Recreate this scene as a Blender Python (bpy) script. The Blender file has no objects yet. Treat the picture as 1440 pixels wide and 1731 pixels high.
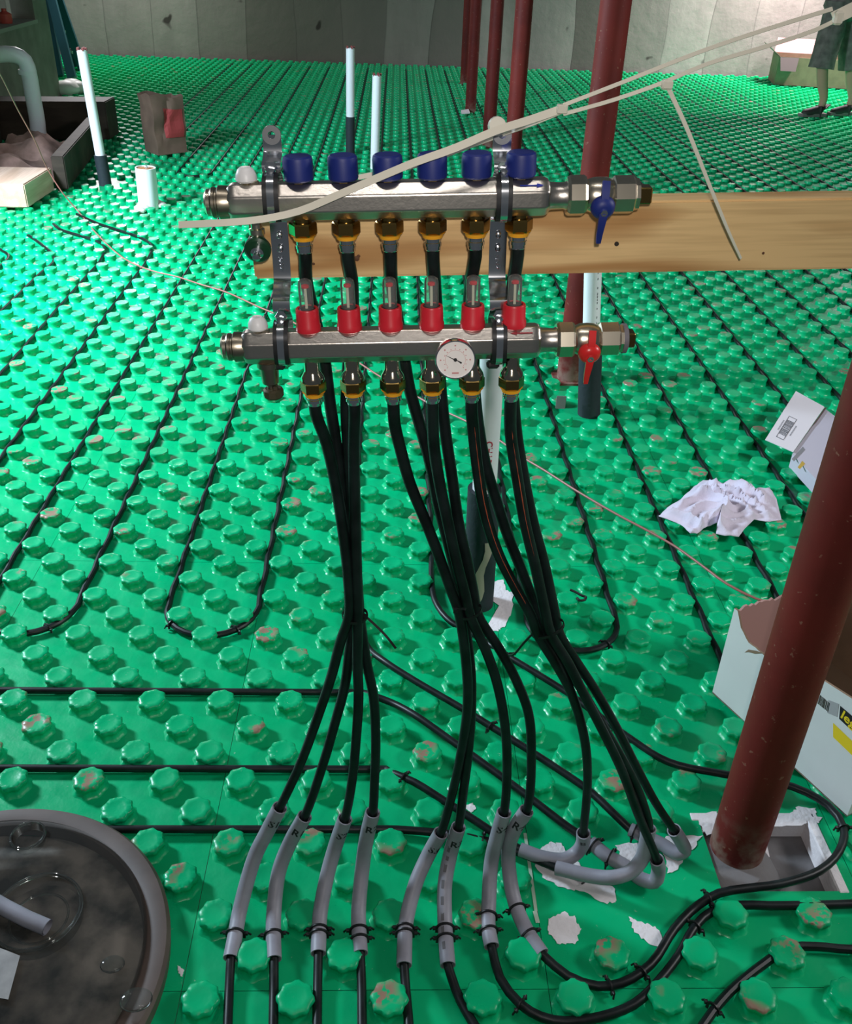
import bpy, math, random
import numpy as np
from mathutils import Vector, Matrix, Euler, noise
random.seed(7)
S = bpy.context.scene
COL = S.collection
PI = math.pi

# ---------------------------------------------------------------- camera
CAM_H, FPX, CX, CY = 1.52, 1578.6, 720.0, 865.5
def cam_axes(pitch, roll, yaw):
    c, s = math.cos(pitch), math.sin(pitch)
    r = np.array([1, 0, 0.]); f = np.array([0, c, -s]); u = np.array([0, s, c])
    cz, sz = math.cos(yaw), math.sin(yaw)
    Rz = np.array([[cz, -sz, 0], [sz, cz, 0], [0, 0, 1.]])
    r, f, u = Rz @ r, Rz @ f, Rz @ u
    cr, sr = math.cos(roll), math.sin(roll)
    return np.stack([cr * r + sr * u, -sr * r + cr * u, -f], 1)
CM = cam_axes(math.radians(32.22), math.radians(2.2), math.radians(-2.633))
cam = bpy.data.cameras.new('camera')
cam.sensor_fit = 'HORIZONTAL'; cam.sensor_width = 36; cam.lens = FPX * 36 / 1440
cam.clip_start = 0.05; cam.clip_end = 60
cam_ob = bpy.data.objects.new('camera', cam); COL.objects.link(cam_ob)
m4 = Matrix.Identity(4)
for i in range(3):
    for j in range(3): m4[i][j] = CM[i, j]
m4.translation = (0, 0, CAM_H)
cam_ob.matrix_world = m4
S.camera = cam_ob

# ---------------------------------------------------------------- exposure, sky, lights
S.view_settings.view_transform = 'Standard'; S.view_settings.look = 'None'
S.view_settings.gamma = 1; S.view_settings.exposure = 0.0
S.view_settings.use_curve_mapping = False
w = bpy.data.worlds.new('dim_basement_air'); S.world = w; w.use_nodes = True
w.node_tree.nodes['Background'].inputs[0].default_value = (0.80, 0.92, 1.0, 1)
w.node_tree.nodes['Background'].inputs[1].default_value = 0.065
def area(name, loc, target, power, sx, sy, color=(1, 1, 1), spread=180):
    l = bpy.data.lights.new(name, 'AREA'); l.shape = 'RECTANGLE'; l.size = sx; l.size_y = sy
    l.energy = power; l.color = color; l.spread = math.radians(spread)
    o = bpy.data.objects.new(name, l); COL.objects.link(o); o.location = loc
    o.rotation_euler = (Vector(target) - Vector(loc)).to_track_quat('-Z', 'Y').to_euler()
    return o
area('window_daylight_left', (-3.3, 3.4, 2.1), (-1.7, 4.3, 0), 285, 0.9, 0.6, (0.78, 0.94, 1.10), 150)
area('window_daylight_right', (3.3, 1.2, 2.3), (1.0, 3.2, 0), 46, 0.9, 0.6, (1.0, 0.97, 0.98), 150)
area('stair_opening_light', (4.85, 12.25, 2.6), (4.75, 12.6, 0.3), 185, 0.7, 0.4, (1.0, 0.84, 0.89), 140)
area('stair_opening_spill', (5.6, 10.6, 2.6), (4.6, 10.4, 0), 90, 0.6, 0.4, (1.0, 0.95, 0.97), 120)
area('work_light_far_left', (-3.5, 11.9, 2.3), (-2.7, 10.9, 0), 75, 0.5, 0.4, (1.0, 0.96, 0.97), 160)
area('phone_flash', (0.03, 0.0, 1.585), (0.05, 1.0, 1.10), 4.8, 0.03, 0.03, (1.0, 0.93, 0.88), 150)
area('ceiling_fixture', (-0.10, 0.80, 2.75), (-0.05, 1.0, 0), 3.0, 1.1, 0.065, (1.0, 0.93, 0.90), 150)

# ---------------------------------------------------------------- pixel -> place
O = np.array([0, 0, CAM_H])
def ray(u, v): return CM @ np.array([(u - CX) / FPX, (CY - v) / FPX, -1.0])
def pz(u, v, z=0.0):
    r = ray(u, v); return Vector(O + r * ((z - CAM_H) / r[2]))
def py(u, v, y):
    r = ray(u, v); return Vector(O + r * (y / r[1]))
def px(u, v, x):
    r = ray(u, v); return Vector(O + r * (x / r[0]))

# ---------------------------------------------------------------- materials
MATS = {}
def mat(name, col, rough=0.5, metal=0.0, spec=0.5, bump=0, bscale=40, var=0, vscale=8, col2=None, coat=0, obj_coords=False):
    if name in MATS: return MATS[name]
    m = bpy.data.materials.new(name); m.use_nodes = True; MATS[name] = m
    nt = m.node_tree; b = nt.nodes['Principled BSDF']
    b.inputs['Base Color'].default_value = (*col, 1); b.inputs['Roughness'].default_value = rough
    b.inputs['Metallic'].default_value = metal; b.inputs['Specular IOR Level'].default_value = spec
    b.inputs['Coat Weight'].default_value = coat
    geo = nt.nodes.new('ShaderNodeNewGeometry' if not obj_coords else 'ShaderNodeTexCoord')
    out = geo.outputs['Position'] if not obj_coords else geo.outputs['Object']
    if var or col2:
        n = nt.nodes.new('ShaderNodeTexNoise'); n.inputs['Scale'].default_value = vscale; n.inputs['Detail'].default_value = 5
        nt.links.new(out, n.inputs['Vector'])
        r = nt.nodes.new('ShaderNodeValToRGB'); r.color_ramp.elements[0].position = 0.35; r.color_ramp.elements[1].position = 0.65
        c2 = col2 if col2 else tuple(min(1, c * (1 + var)) for c in col)
        c1 = col if col2 else tuple(c * (1 - var) for c in col)
        r.color_ramp.elements[0].color = (*c1, 1); r.color_ramp.elements[1].color = (*c2, 1)
        nt.links.new(n.outputs['Fac'], r.inputs['Fac']); nt.links.new(r.outputs['Color'], b.inputs['Base Color'])
    if bump:
        n = nt.nodes.new('ShaderNodeTexNoise'); n.inputs['Scale'].default_value = bscale; n.inputs['Detail'].default_value = 4
        nt.links.new(out, n.inputs['Vector'])
        bp = nt.nodes.new('ShaderNodeBump'); bp.inputs['Strength'].default_value = bump; bp.inputs['Distance'].default_value = 0.004
        nt.links.new(n.outputs['Fac'], bp.inputs['Height']); nt.links.new(bp.outputs['Normal'], b.inputs['Normal'])
    return m

class NT:
    """small node-building helper"""
    def __init__(s, m): s.nt = m.node_tree; s.b = s.nt.nodes['Principled BSDF']
    def n(s, t, **kw):
        x = s.nt.nodes.new(t)
        for k, v in kw.items():
            if hasattr(x, k): setattr(x, k, v)
        return x
    def l(s, a, b): s.nt.links.new(a, b)
    def math(s, op, a, b=None, clamp=False):
        x = s.n('ShaderNodeMath', operation=op, use_clamp=clamp)
        for i, v in enumerate((a, b)):
            if v is None: continue
            if isinstance(v, (int, float)): x.inputs[i].default_value = v
            else: s.l(v, x.inputs[i])
        return x.outputs[0]
    def noise(s, vec, scale, detail=4, rough=0.55):
        x = s.n('ShaderNodeTexNoise'); x.inputs['Scale'].default_value = scale; x.inputs['Detail'].default_value = detail
        x.inputs['Roughness'].default_value = rough; s.l(vec, x.inputs['Vector']); return x.outputs['Fac']
    def step(s, fac, lo, hi):
        x = s.n('ShaderNodeMapRange'); x.inputs['From Min'].default_value = lo; x.inputs['From Max'].default_value = hi
        s.l(fac, x.inputs['Value']); return x.outputs['Result']
    def mix(s, fac, a, b):
        x = s.n('ShaderNodeMix', data_type='RGBA')
        if isinstance(fac, (int, float)): x.inputs[0].default_value = fac
        else: s.l(fac, x.inputs[0])
        for i, v in ((6, a), (7, b)):
            if isinstance(v, tuple): x.inputs[i].default_value = (*v, 1)
            else: s.l(v, x.inputs[i])
        return x.outputs[2]

def green_material():
    m = mat('green_foam_panel', (0, 0.3, 0.1), 0.28, spec=.34); k = NT(m)
    g = k.n('ShaderNodeNewGeometry').outputs['Position']
    sep = k.n('ShaderNodeSeparateXYZ'); k.l(g, sep.inputs[0])
    base = k.mix(k.step(k.noise(g, 3.0), .3, .7), (0.0, 0.40, 0.150), (0.0, 0.46, 0.185))
    dirt = k.math('MULTIPLY', k.step(k.noise(g, 5.5, 3), 0.585, 0.64), k.step(k.noise(g, 60, 3), 0.44, 0.52))
    dirt = k.math('MULTIPLY', dirt, k.step(sep.outputs['Z'], 0.022, 0.025), True)
    base = k.mix(dirt, base, (0.30, 0.20, 0.14))
    dust = k.math('MULTIPLY', k.step(k.noise(g, 90, 5, .7), 0.66, 0.70), k.step(k.noise(g, 4.0, 2), 0.5, 0.6), True)
    base = k.mix(k.math('MULTIPLY', dust, 0.7), base, (0.45, 0.62, 0.50))
    k.l(base, k.b.inputs['Base Color'])
    bp = k.n('ShaderNodeBump'); bp.inputs['Strength'].default_value = 0.35; bp.inputs['Distance'].default_value = 0.004
    k.l(k.noise(g, 28, 3), bp.inputs['Height']); k.l(bp.outputs['Normal'], k.b.inputs['Normal'])
    k.l(k.step(k.noise(g, 12), -.15, 1.75), k.b.inputs['Roughness'])
    return m
GREEN = green_material()

def concrete_material():
    m = mat('board_formed_concrete', (.3, .28, .26), .9, spec=.2); k = NT(m)
    g = k.n('ShaderNodeNewGeometry').outputs['Position']
    sep = k.n('ShaderNodeSeparateXYZ'); k.l(g, sep.inputs[0])
    xw = k.math('ADD', sep.outputs['X'], k.math('MULTIPLY', k.noise(g, .6, 2), .25))
    cell = k.math('FLOOR', k.math('MULTIPLY', xw, 1.75))
    wn = k.n('ShaderNodeTexWhiteNoise', noise_dimensions='1D'); k.l(cell, wn.inputs['W'])
    band = k.mix(wn.outputs['Value'], (.17, .152, .132), (.40, .372, .335))
    mp = k.n('ShaderNodeMapping'); mp.inputs['Scale'].default_value = (3.0, 3.0, 0.6); k.l(g, mp.inputs[0])
    band = k.mix(k.math('MULTIPLY', k.step(k.noise(mp.outputs[0], 1.2, 6, .65), .35, .75), .55), band, (.17, .155, .14))
    band = k.mix(k.step(k.noise(g, 3.4, 2), .70, .74), band, (.06, .05, .045))
    fr = k.math('FRACT', k.math('MULTIPLY', xw, 1.75))
    band = k.mix(k.math('MULTIPLY', k.step(fr, .03, .0), .6), band, (.08, .075, .07))
    k.l(band, k.b.inputs['Base Color'])
    bp = k.n('ShaderNodeBump'); bp.inputs['Strength'].default_value = .5; bp.inputs['Distance'].default_value = .02
    k.l(k.noise(g, 6, 6), bp.inputs['Height']); k.l(bp.outputs['Normal'], k.b.inputs['Normal'])
    return m

def wood_material(name, a, b, axis='X', dens=26):
    m = mat(name, a, .6, spec=.3); k = NT(m)
    g = k.n('ShaderNodeTexCoord').outputs['Object']
    mp = k.n('ShaderNodeMapping'); k.l(g, mp.inputs[0])
    mp.inputs['Scale'].default_value = {'X': (1.3, 9, 9), 'Y': (9, 1.3, 9), 'Z': (9, 9, 1.3)}[axis]
    w_ = k.noise(mp.outputs[0], 1.1, 2, .4)
    rings = k.math('SINE', k.math('MULTIPLY', w_, dens))
    fac = k.step(rings, -0.3, 1.0)
    c = k.mix(k.math('MULTIPLY', fac, 0.9), a, b)
    mp2 = k.n('ShaderNodeMapping'); k.l(g, mp2.inputs[0])
    mp2.inputs['Scale'].default_value = {'X': (6, 160, 160), 'Y': (160, 6, 160), 'Z': (160, 160, 6)}[axis]
    c = k.mix(k.math('MULTIPLY', k.step(k.noise(mp2.outputs[0], 1, 2), .45, .8), .35), c, tuple(x * .62 for x in b))
    k.l(c, k.b.inputs['Base Color'])
    return m

def red_paint_material():
    m = mat('red_oxide_paint', (.16, .02, .015), .6, spec=.2); k = NT(m)
    g = k.n('ShaderNodeNewGeometry').outputs['Position']
    sep = k.n('ShaderNodeSeparateXYZ'); k.l(g, sep.inputs[0])
    c = k.mix(k.step(k.noise(g, 5), .35, .7), (.105, .014, .012), (.165, .020, .016))
    c = k.mix(k.math('MULTIPLY', k.step(k.noise(g, 70, 4), .66, .70), .5), c, (.30, .16, .11))
    low = k.math('MULTIPLY', k.step(sep.outputs['Z'], .13, -.02), k.step(k.noise(g, 22, 5), .42, .62), True)
    c = k.mix(low, c, (.26, .19, .15))
    k.l(c, k.b.inputs['Base Color']); return m
def glass_material(name, tint, rough, amount, haze=.08):
    m = bpy.data.materials.new(name); m.use_nodes = True; MATS[name] = m
    nt = m.node_tree; nt.nodes.clear()
    o = nt.nodes.new('ShaderNodeOutputMaterial'); mx = nt.nodes.new('ShaderNodeMixShader')
    t = nt.nodes.new('ShaderNodeBsdfTransparent'); t.inputs[0].default_value = (*tint, 1)
    gl = nt.nodes.new('ShaderNodeBsdfGlossy'); gl.inputs['Roughness'].default_value = rough
    fr = nt.nodes.new('ShaderNodeLayerWeight'); fr.inputs[0].default_value = amount
    nt.links.new(fr.outputs['Fresnel'], mx.inputs[0]); nt.links.new(t.outputs[0], mx.inputs[1]); nt.links.new(gl.outputs[0], mx.inputs[2])
    df = nt.nodes.new('ShaderNodeBsdfDiffuse'); df.inputs[0].default_value = (.8, .85, .82, 1)
    m2_ = nt.nodes.new('ShaderNodeMixShader'); m2_.inputs[0].default_value = haze; nt.links.new(mx.outputs[0], m2_.inputs[1]); nt.links.new(df.outputs[0], m2_.inputs[2])
    nt.links.new(m2_.outputs[0], o.inputs[0]); return m

CONC = concrete_material()
RED_PAINT = red_paint_material()
PINE = wood_material('pine_board', (.80, .55, .26), (.46, .235, .08), dens=34)
LUMBER = wood_material('pale_lumber', (.82, .58, .44), (.66, .43, .30), 'Y', 14)
LUMBER_DK = wood_material('shaded_lumber', (.055, .040, .028), (.035, .025, .018), 'X', 14)  # shadow on the planks is put into this darker wood colour
GLASS = glass_material('clear_meter_glass', (.93, .97, .95), .03, .25)
CLEAR = glass_material('clear_moulded_plastic', (.86, .88, .87), .05, .26, .02)
STEEL = mat('brushed_stainless_steel', (.62, .58, .52), .30, 1.0, bump=.05, bscale=200)
CHROME = mat('zinc_plated_steel', (.80, .82, .86), .16, 1.0)
NICKEL = mat('nickel_plated_brass', (.66, .60, .48), .27, 1.0)
DKNICKEL = mat('dull_nickel', (.34, .30, .23), .33, 1.0)
BRASS = mat('brass', (.60, .42, .16), .25, 1.0)
BRONZE = mat('dark_brass_nut', (.30, .20, .065), .22, 1.0)
BLUE = mat('blue_plastic', (.008, .020, .17), .5)
REDP = mat('red_plastic', (.60, .018, .032), .36)
ORANGE = mat('orange_ring', (.95, .42, .02), .45)
BLACK_RUB = mat('black_rubber', (.008, .009, .010), .5)
PEX = mat('black_heating_tube_plastic', (.006, .010, .010), .42, var=.5, vscale=30, spec=.35)
STRIPE = mat('orange_stripe_ink', (.42, .075, .03), .5)
PALE_INK = mat('pale_tube_print', (.10, .13, .12), .6)
CONDUIT = mat('grey_conduit_plastic', (.27, .275, .32), .48, var=.12, vscale=20)
INK = mat('black_marker_ink', (.01, .01, .012), .6)
NYLON_B = mat('black_nylon', (.006, .007, .007), .45)
NYLON_W = mat('natural_nylon', (.66, .63, .52), .42)
PVC = mat('white_pvc', (.80, .82, .84), .35)
SLEEVE = mat('black_foam_sleeve', (.014, .022, .028), .75, bump=.4, bscale=60)
FOAM = mat('white_foam_core', (.78, .76, .78), .9, bump=.5, bscale=120)
SLAB = mat('grey_concrete_slab', (.17, .165, .17), .85, bump=.4, bscale=30, var=.25, vscale=14)
MORTAR = mat('grey_mortar', (.17, .165, .168), .9, bump=.6, bscale=50)
CARD_W = mat('white_carton_board', (.66, .69, .67), .6, var=.04, vscale=6)
CARD_WL = mat('white_coated_board', (.80, .78, .82), .5)
CARD_P = mat('torn_carton_inside', (.46, .27, .24), .75)
CARD_B = mat('brown_corrugated_board', (.24, .165, .105), .8, var=.12, vscale=12)
KRAFT = mat('brown_kraft_paper', (.17, .105, .075), .8, var=.2, vscale=7)
PAPER_RED = mat('red_bag_print', (.36, .045, .045), .75)
YELLOW = mat('yellow_print', (.80, .60, .02), .5)
CLOTH = mat('white_cotton_cloth', (.66, .61, .72), .9, bump=.3, bscale=220)
SKIN = mat('skin', (.50, .27, .19), .6)
SHORTS = mat('grey_cotton_shorts', (.16, .14, .125), .9, var=.3, vscale=14, bump=.4, bscale=40)
SHIRT = mat('blue_shirt_cotton', (.02, .05, .20), .9)
SHOE = mat('dark_shoe_leather', (.03, .027, .025), .6)
SOLE = mat('grey_shoe_sole', (.17, .15, .14), .7)
HAIR = mat('brown_hair', (.05, .03, .02), .8)
TEAL = mat('teal_fibreglass', (.012, .085, .11), .45)
ALU = mat('dull_aluminium', (.55, .55, .52), .5, .4)
MUD = mat('reddish_soil', (.60, .38, .32), .95, bump=1, bscale=18, col2=(.30, .19, .15), vscale=9)
PLYWOOD = mat('green_grey_plywood', (.23, .235, .19), .85, var=.18, vscale=5)
TAUPE = mat('taupe_basin_plastic', (.105, .078, .066), .5, var=.2, vscale=10)
SUMP = mat('dark_basin_interior', (.030, .030, .027), .8, col2=(.30, .26, .225), vscale=15, bump=.6, bscale=25)
TAPE = mat('silver_duct_tape', (.27, .265, .255), .5, var=.2, vscale=30)
COPPER = mat('copper_coloured_wire', (.30, .105, .085), .45)
DIALW = mat('white_dial_face', (.84, .80, .77), .7, spec=.2)
PINKINK = mat('pink_dial_ink', (.58, .26, .26), .8, spec=.1)
PINKFLAP = mat('pale_pink_carton', (.36, .20, .19), .8)
WHITE_PL = mat('white_plastic_knob', (.80, .80, .80), .4)
GREY_INK = mat('grey_print_ink', (.12, .12, .13), .6)

# ---------------------------------------------------------------- mesh building
class MB:
    def __init__(s): s.v = []; s.f = []
    def add(s, vs, fs):
        o = len(s.v); s.v += [Vector(p) for p in vs]; s.f += [tuple(i + o for i in f) for f in fs]; return s
    def box(s, c, d, R=None, bev=0.0):
        c = Vector(c); hx, hy, hz = d[0] / 2, d[1] / 2, d[2] / 2
        if bev <= 0:
            vs = [Vector((x * hx, y * hy, z * hz)) for z in (-1, 1) for y in (-1, 1) for x in (-1, 1)]
            fs = [(0, 2, 3, 1), (4, 5, 7, 6), (0, 1, 5, 4), (2, 6, 7, 3), (0, 4, 6, 2), (1, 3, 7, 5)]
        else:
            b = min(bev, hx * .9, hy * .9, hz * .9)
            vs, fs = [], []
            def ring(z, i): return [Vector(p) for p in ((-hx + i, -hy + 0, z), (hx - i, -hy, z), (hx, -hy + i, z), (hx, hy - i, z), (hx - i, hy, z), (-hx + i, hy, z), (-hx, hy - i, z), (-hx, -hy + i, z))]
            def ring2(z): return [Vector(p) for p in ((-hx + b, -hy + b, z), (hx - b, -hy + b, z), (hx - b, -hy + b, z), (hx - b, hy - b, z), (hx - b, hy - b, z), (-hx + b, hy - b, z), (-hx + b, hy - b, z), (-hx + b, -hy + b, z))]
            rs = [ring2(-hz), ring(-hz + b, b), ring(hz - b, b), ring2(hz)]
            for r in rs: vs += r
            for k in range(3):
                for i in range(8): fs.append((k * 8 + i, k * 8 + (i + 1) % 8, (k + 1) * 8 + (i + 1) % 8, (k + 1) * 8 + i))
            fs.append((7, 5, 3, 1)); fs.append((24 + 1, 24 + 3, 24 + 5, 24 + 7))
        if R is not None: vs = [R @ p for p in vs]
        return s.add([p + c for p in vs], fs)
    def lathe(s, prof, c=(0, 0, 0), axis=(0, 0, 1), n=24, lobes=0, amp=0.0, cap=True):
        """prof: list of (radius, height along axis)"""
        a = Vector(axis).normalized(); t = Vector((1, 0, 0)) if abs(a.x) < .9 else Vector((0, 1, 0))
        u = (t - a * t.dot(a)).normalized(); w_ = a.cross(u); c = Vector(c); vs, fs = [], []
        for r, h in prof:
            for i in range(n):
                th = 2 * PI * i / n; rr = r * (1 + amp * math.cos(lobes * th)) if lobes else r
                vs.append(c + a * h + u * (rr * math.cos(th)) + w_ * (rr * math.sin(th)))
        for k in range(len(prof) - 1):
            for i in range(n): fs.append((k * n + i, k * n + (i + 1) % n, (k + 1) * n + (i + 1) % n, (k + 1) * n + i))
        if cap:
            fs.append(tuple(range(n - 1, -1, -1))); fs.append(tuple((len(prof) - 1) * n + i for i in range(n)))
        return s.add(vs, fs)
    def sweep(s, pts, prof, ref=None, closed_prof=True, cap=True, closed=False):
        """prof: 2D list or function(i, frac) -> list; frame by parallel transport or fixed reference normal"""
        pts = [Vector(p) for p in pts]; N = len(pts); vs, fs = [], []
        n_prev = None; m = None
        for i, p in enumerate(pts):
            if closed: t = pts[(i + 1) % N] - pts[i - 1]
            else: t = pts[min(i + 1, N - 1)] - pts[max(i - 1, 0)]
            t = t.normalized() if t.length > 1e-9 else Vector((0, 0, 1))
            r_ = ref if ref is not None else n_prev
            if callable(ref): r_ = ref(i)
            if r_ is None: r_ = Vector((0, 0, 1)) if abs(t.z) < .9 else Vector((0, 1, 0))
            n_ = Vector(r_) - t * t.dot(Vector(r_))
            if n_.length < 1e-6: n_ = n_prev if n_prev else Vector((0, 1, 0))
            n_.normalize(); b_ = t.cross(n_); n_prev = n_
            pr = prof(i, i / max(1, N - 1)) if callable(prof) else prof
            m = len(pr); vs += [p + n_ * q[0] + b_ * q[1] for q in pr]
        for k in range(N if closed else N - 1):
            k2 = (k + 1) % N
            for i in range(m if closed_prof else m - 1):
                i2 = (i + 1) % m; fs.append((k * m + i, k * m + i2, k2 * m + i2, k2 * m + i))
        if cap and closed_prof and not closed:
            fs.append(tuple(range(m - 1, -1, -1))); fs.append(tuple((N - 1) * m + i for i in range(m)))
        return s.add(vs, fs)
    def tube(s, pts, r, n=10, cap=True, closed=False):
        f = r if callable(r) else (lambda i, t: r)
        return s.sweep(pts, lambda i, t: [(f(i, t) * math.cos(2 * PI * j / n), f(i, t) * math.sin(2 * PI * j / n)) for j in range(n)], cap=cap, closed=closed)
    def cyl(s, a, b, r, n=20, r2=None):
        a = Vector(a); b = Vector(b); return s.lathe([(r, 0), (r2 if r2 is not None else r, (b - a).length)], a, b - a, n)
    def hexnut(s, c, axis, r, h, n=6, ch=.08):
        return s.lathe([(r * (1 - ch), -h / 2), (r, -h / 2 + h * .12), (r, h / 2 - h * .12), (r * (1 - ch), h / 2)], c, axis, n)
    def ball(s, c, r, n=16, sc=(1, 1, 1)):
        vs, fs = [], []; k = n // 2
        for i in range(k + 1):
            ph = PI * i / k
            for j in range(n):
                th = 2 * PI * j / n
                vs.append(Vector(c) + Vector((r * sc[0] * math.sin(ph) * math.cos(th), r * sc[1] * math.sin(ph) * math.sin(th), r * sc[2] * math.cos(ph))))
        for i in range(k):
            for j in range(n): fs.append((i * n + j, (i + 1) * n + j, (i + 1) * n + (j + 1) % n, i * n + (j + 1) % n))
        return s.add(vs, fs)
    def prism(s, poly, off):
        """closed polygon of 3D points pushed by vector off"""
        n = len(poly); a = [Vector(p) for p in poly]; b = [p + Vector(off) for p in a]
        fs = [tuple(range(n - 1, -1, -1)), tuple(range(n, 2 * n))] + [(i, (i + 1) % n, n + (i + 1) % n, n + i) for i in range(n)]
        return s.add(a + b, fs)
    def xf(s, M):
        s.v = [M @ p for p in s.v]; return s
    def build(s, name, material, parent=None, smooth=35, space='world'):
        me = bpy.data.meshes.new(name); vs = s.v
        o = bpy.data.objects.new(name, me); COL.objects.link(o)
        if parent is not None:
            o.parent = parent
            if space == 'world':
                Mi = WM[parent.name].inverted(); vs = [Mi @ p for p in vs]
            WM[o.name] = WM[parent.name]
        else:
            lo = Vector((min(p.x for p in vs), min(p.y for p in vs), min(p.z for p in vs)))
            hi = Vector((max(p.x for p in vs), max(p.y for p in vs), max(p.z for p in vs)))
            org = Vector(((lo.x + hi.x) / 2, (lo.y + hi.y) / 2, lo.z))
            vs = [p - org for p in vs]; o.location = org; WM[o.name] = Matrix.Translation(org)
        me.from_pydata([tuple(p) for p in vs], [], s.f); me.validate(); me.update()
        import bmesh
        bm = bmesh.new(); bm.from_mesh(me); bmesh.ops.recalc_face_normals(bm, faces=bm.faces); bm.to_mesh(me); bm.free()
        if smooth:
            for p in me.polygons: p.use_smooth = True
            me.set_sharp_from_angle(angle=math.radians(smooth))
        if material is not None: me.materials.append(material)
        return o
WM = {}
def thing(name, label, cat, loc=(0, 0, 0), rot=(0, 0, 0), group=None):
    o = bpy.data.objects.new(name, None); COL.objects.link(o); o.empty_display_size = .05
    o.location = loc; o.rotation_euler = rot
    WM[o.name] = Matrix.Translation(Vector(loc)) @ Euler(rot).to_matrix().to_4x4()
    return tag(o, label, cat, group)
def tag(o, label, cat, group=None):
    o['label'] = label; o['category'] = cat
    if group: o['group'] = group
    return o
def struct(o): o['kind'] = 'structure'; return o

def smooth_path(pts, step=.02):
    """centripetal Catmull-Rom through 3D points"""
    P = [Vector(p) for p in pts]
    P = [P[0] * 2 - P[1]] + P + [P[-1] * 2 - P[-2]]; out = []
    for i in range(1, len(P) - 2):
        p0, p1, p2, p3 = P[i - 1:i + 3]
        d = lambda a, b: max((b - a).length, 1e-6) ** .5
        t0 = 0; t1 = t0 + d(p0, p1); t2 = t1 + d(p1, p2); t3 = t2 + d(p2, p3)
        n = max(2, int((p2 - p1).length / step))
        for k in range(n):
            t = t1 + (t2 - t1) * k / n
            a1 = p0 * ((t1 - t) / (t1 - t0)) + p1 * ((t - t0) / (t1 - t0))
            a2 = p1 * ((t2 - t) / (t2 - t1)) + p2 * ((t - t1) / (t2 - t1))
            a3 = p2 * ((t3 - t) / (t3 - t2)) + p3 * ((t - t2) / (t3 - t2))
            b1 = a1 * ((t2 - t) / (t2 - t0)) + a2 * ((t - t0) / (t2 - t0))
            b2 = a2 * ((t3 - t) / (t3 - t1)) + a3 * ((t - t1) / (t3 - t1))
            out.append(b1 * ((t2 - t) / (t2 - t1)) + b2 * ((t - t1) / (t2 - t1)))
    out.append(P[-2]); return out

def text_geo(body, size, bold=.022):
    c = bpy.data.curves.new('lettering', 'FONT'); c.body = body; c.size = size; c.align_x = 'CENTER'; c.align_y = 'CENTER'
    c.resolution_u = 2; c.offset = size * bold
    o = bpy.data.objects.new('lettering', c); COL.objects.link(o)
    dg = bpy.context.evaluated_depsgraph_get()
    me = bpy.data.meshes.new_from_object(o.evaluated_get(dg))
    vs = [v.co.copy() for v in me.vertices]; fs = [tuple(p.vertices) for p in me.polygons]
    bpy.data.objects.remove(o); bpy.data.curves.remove(c); bpy.data.meshes.remove(me)
    return vs, fs
def text_on_plane(mb, body, size, c, ex, ey, sx=1.0):
    vs, fs = text_geo(body, size); ex = Vector(ex).normalized(); ey = Vector(ey).normalized()
    return mb.add([Vector(c) + ex * (v.x * sx) + ey * v.y for v in vs], fs)
def text_on_cyl(mb, body, size, c, axis, nrm, r, along=False):
    """axis: axis direction; nrm: outward direction where the text is centred"""
    vs, fs = text_geo(body, size); a = Vector(axis).normalized(); n_ = Vector(nrm); n_ = (n_ - a * n_.dot(a)).normalized(); b = a.cross(n_)
    def mp(v):
        u, h = (v.x, v.y) if not along else (v.y, -v.x)
        th = u / r
        return Vector(c) + a * h + (n_ * math.cos(th) + (-b if False else b) * math.sin(th)) * r
    return mb.add([mp(v) for v in vs], fs)

# ================================================================= the setting
PITCH, X0, Y0 = .077, .126, 1.566
DRUM_C, DRUM_R = Vector((-.69, .925, 0)), .325
HOLE = (.634, .862, 1.088, 1.256)                      # the cut-out around the front column
PATCH = [tuple(pz(*q))[:2] for q in [(890, 1415), (1000, 1385), (1190, 1395), (1195, 1480), (1110, 1600), (905, 1610), (895, 1500)]]
PATCH2 = [tuple(pz(*q))[:2] for q in [(770, 975), (870, 965), (890, 1060), (850, 1085), (780, 1060)]]
def inside(p, poly):
    c = False; n = len(poly)
    for i in range(n):
        (x1, y1), (x2, y2) = poly[i], poly[i - 1]
        if (y1 > p[1]) != (y2 > p[1]) and p[0] < (x2 - x1) * (p[1] - y1) / (y2 - y1) + x1: c = not c
    return c
COLUMNS = [(.694, 1.19), (.709, 3.42), (.745, 6.1), (.758, 7.98), (.719, 9.6), (.773, 11.42)]
PIPES = [(-.339, 7.516), (-.1445, 7.074), (-1.89, 6.37), (-1.486, 5.825), (.70, 3.105), (.2365, 1.96)]
FX0, FX1, FY0, FY1 = -4.7, 6.3, .30, 12.9

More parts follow.
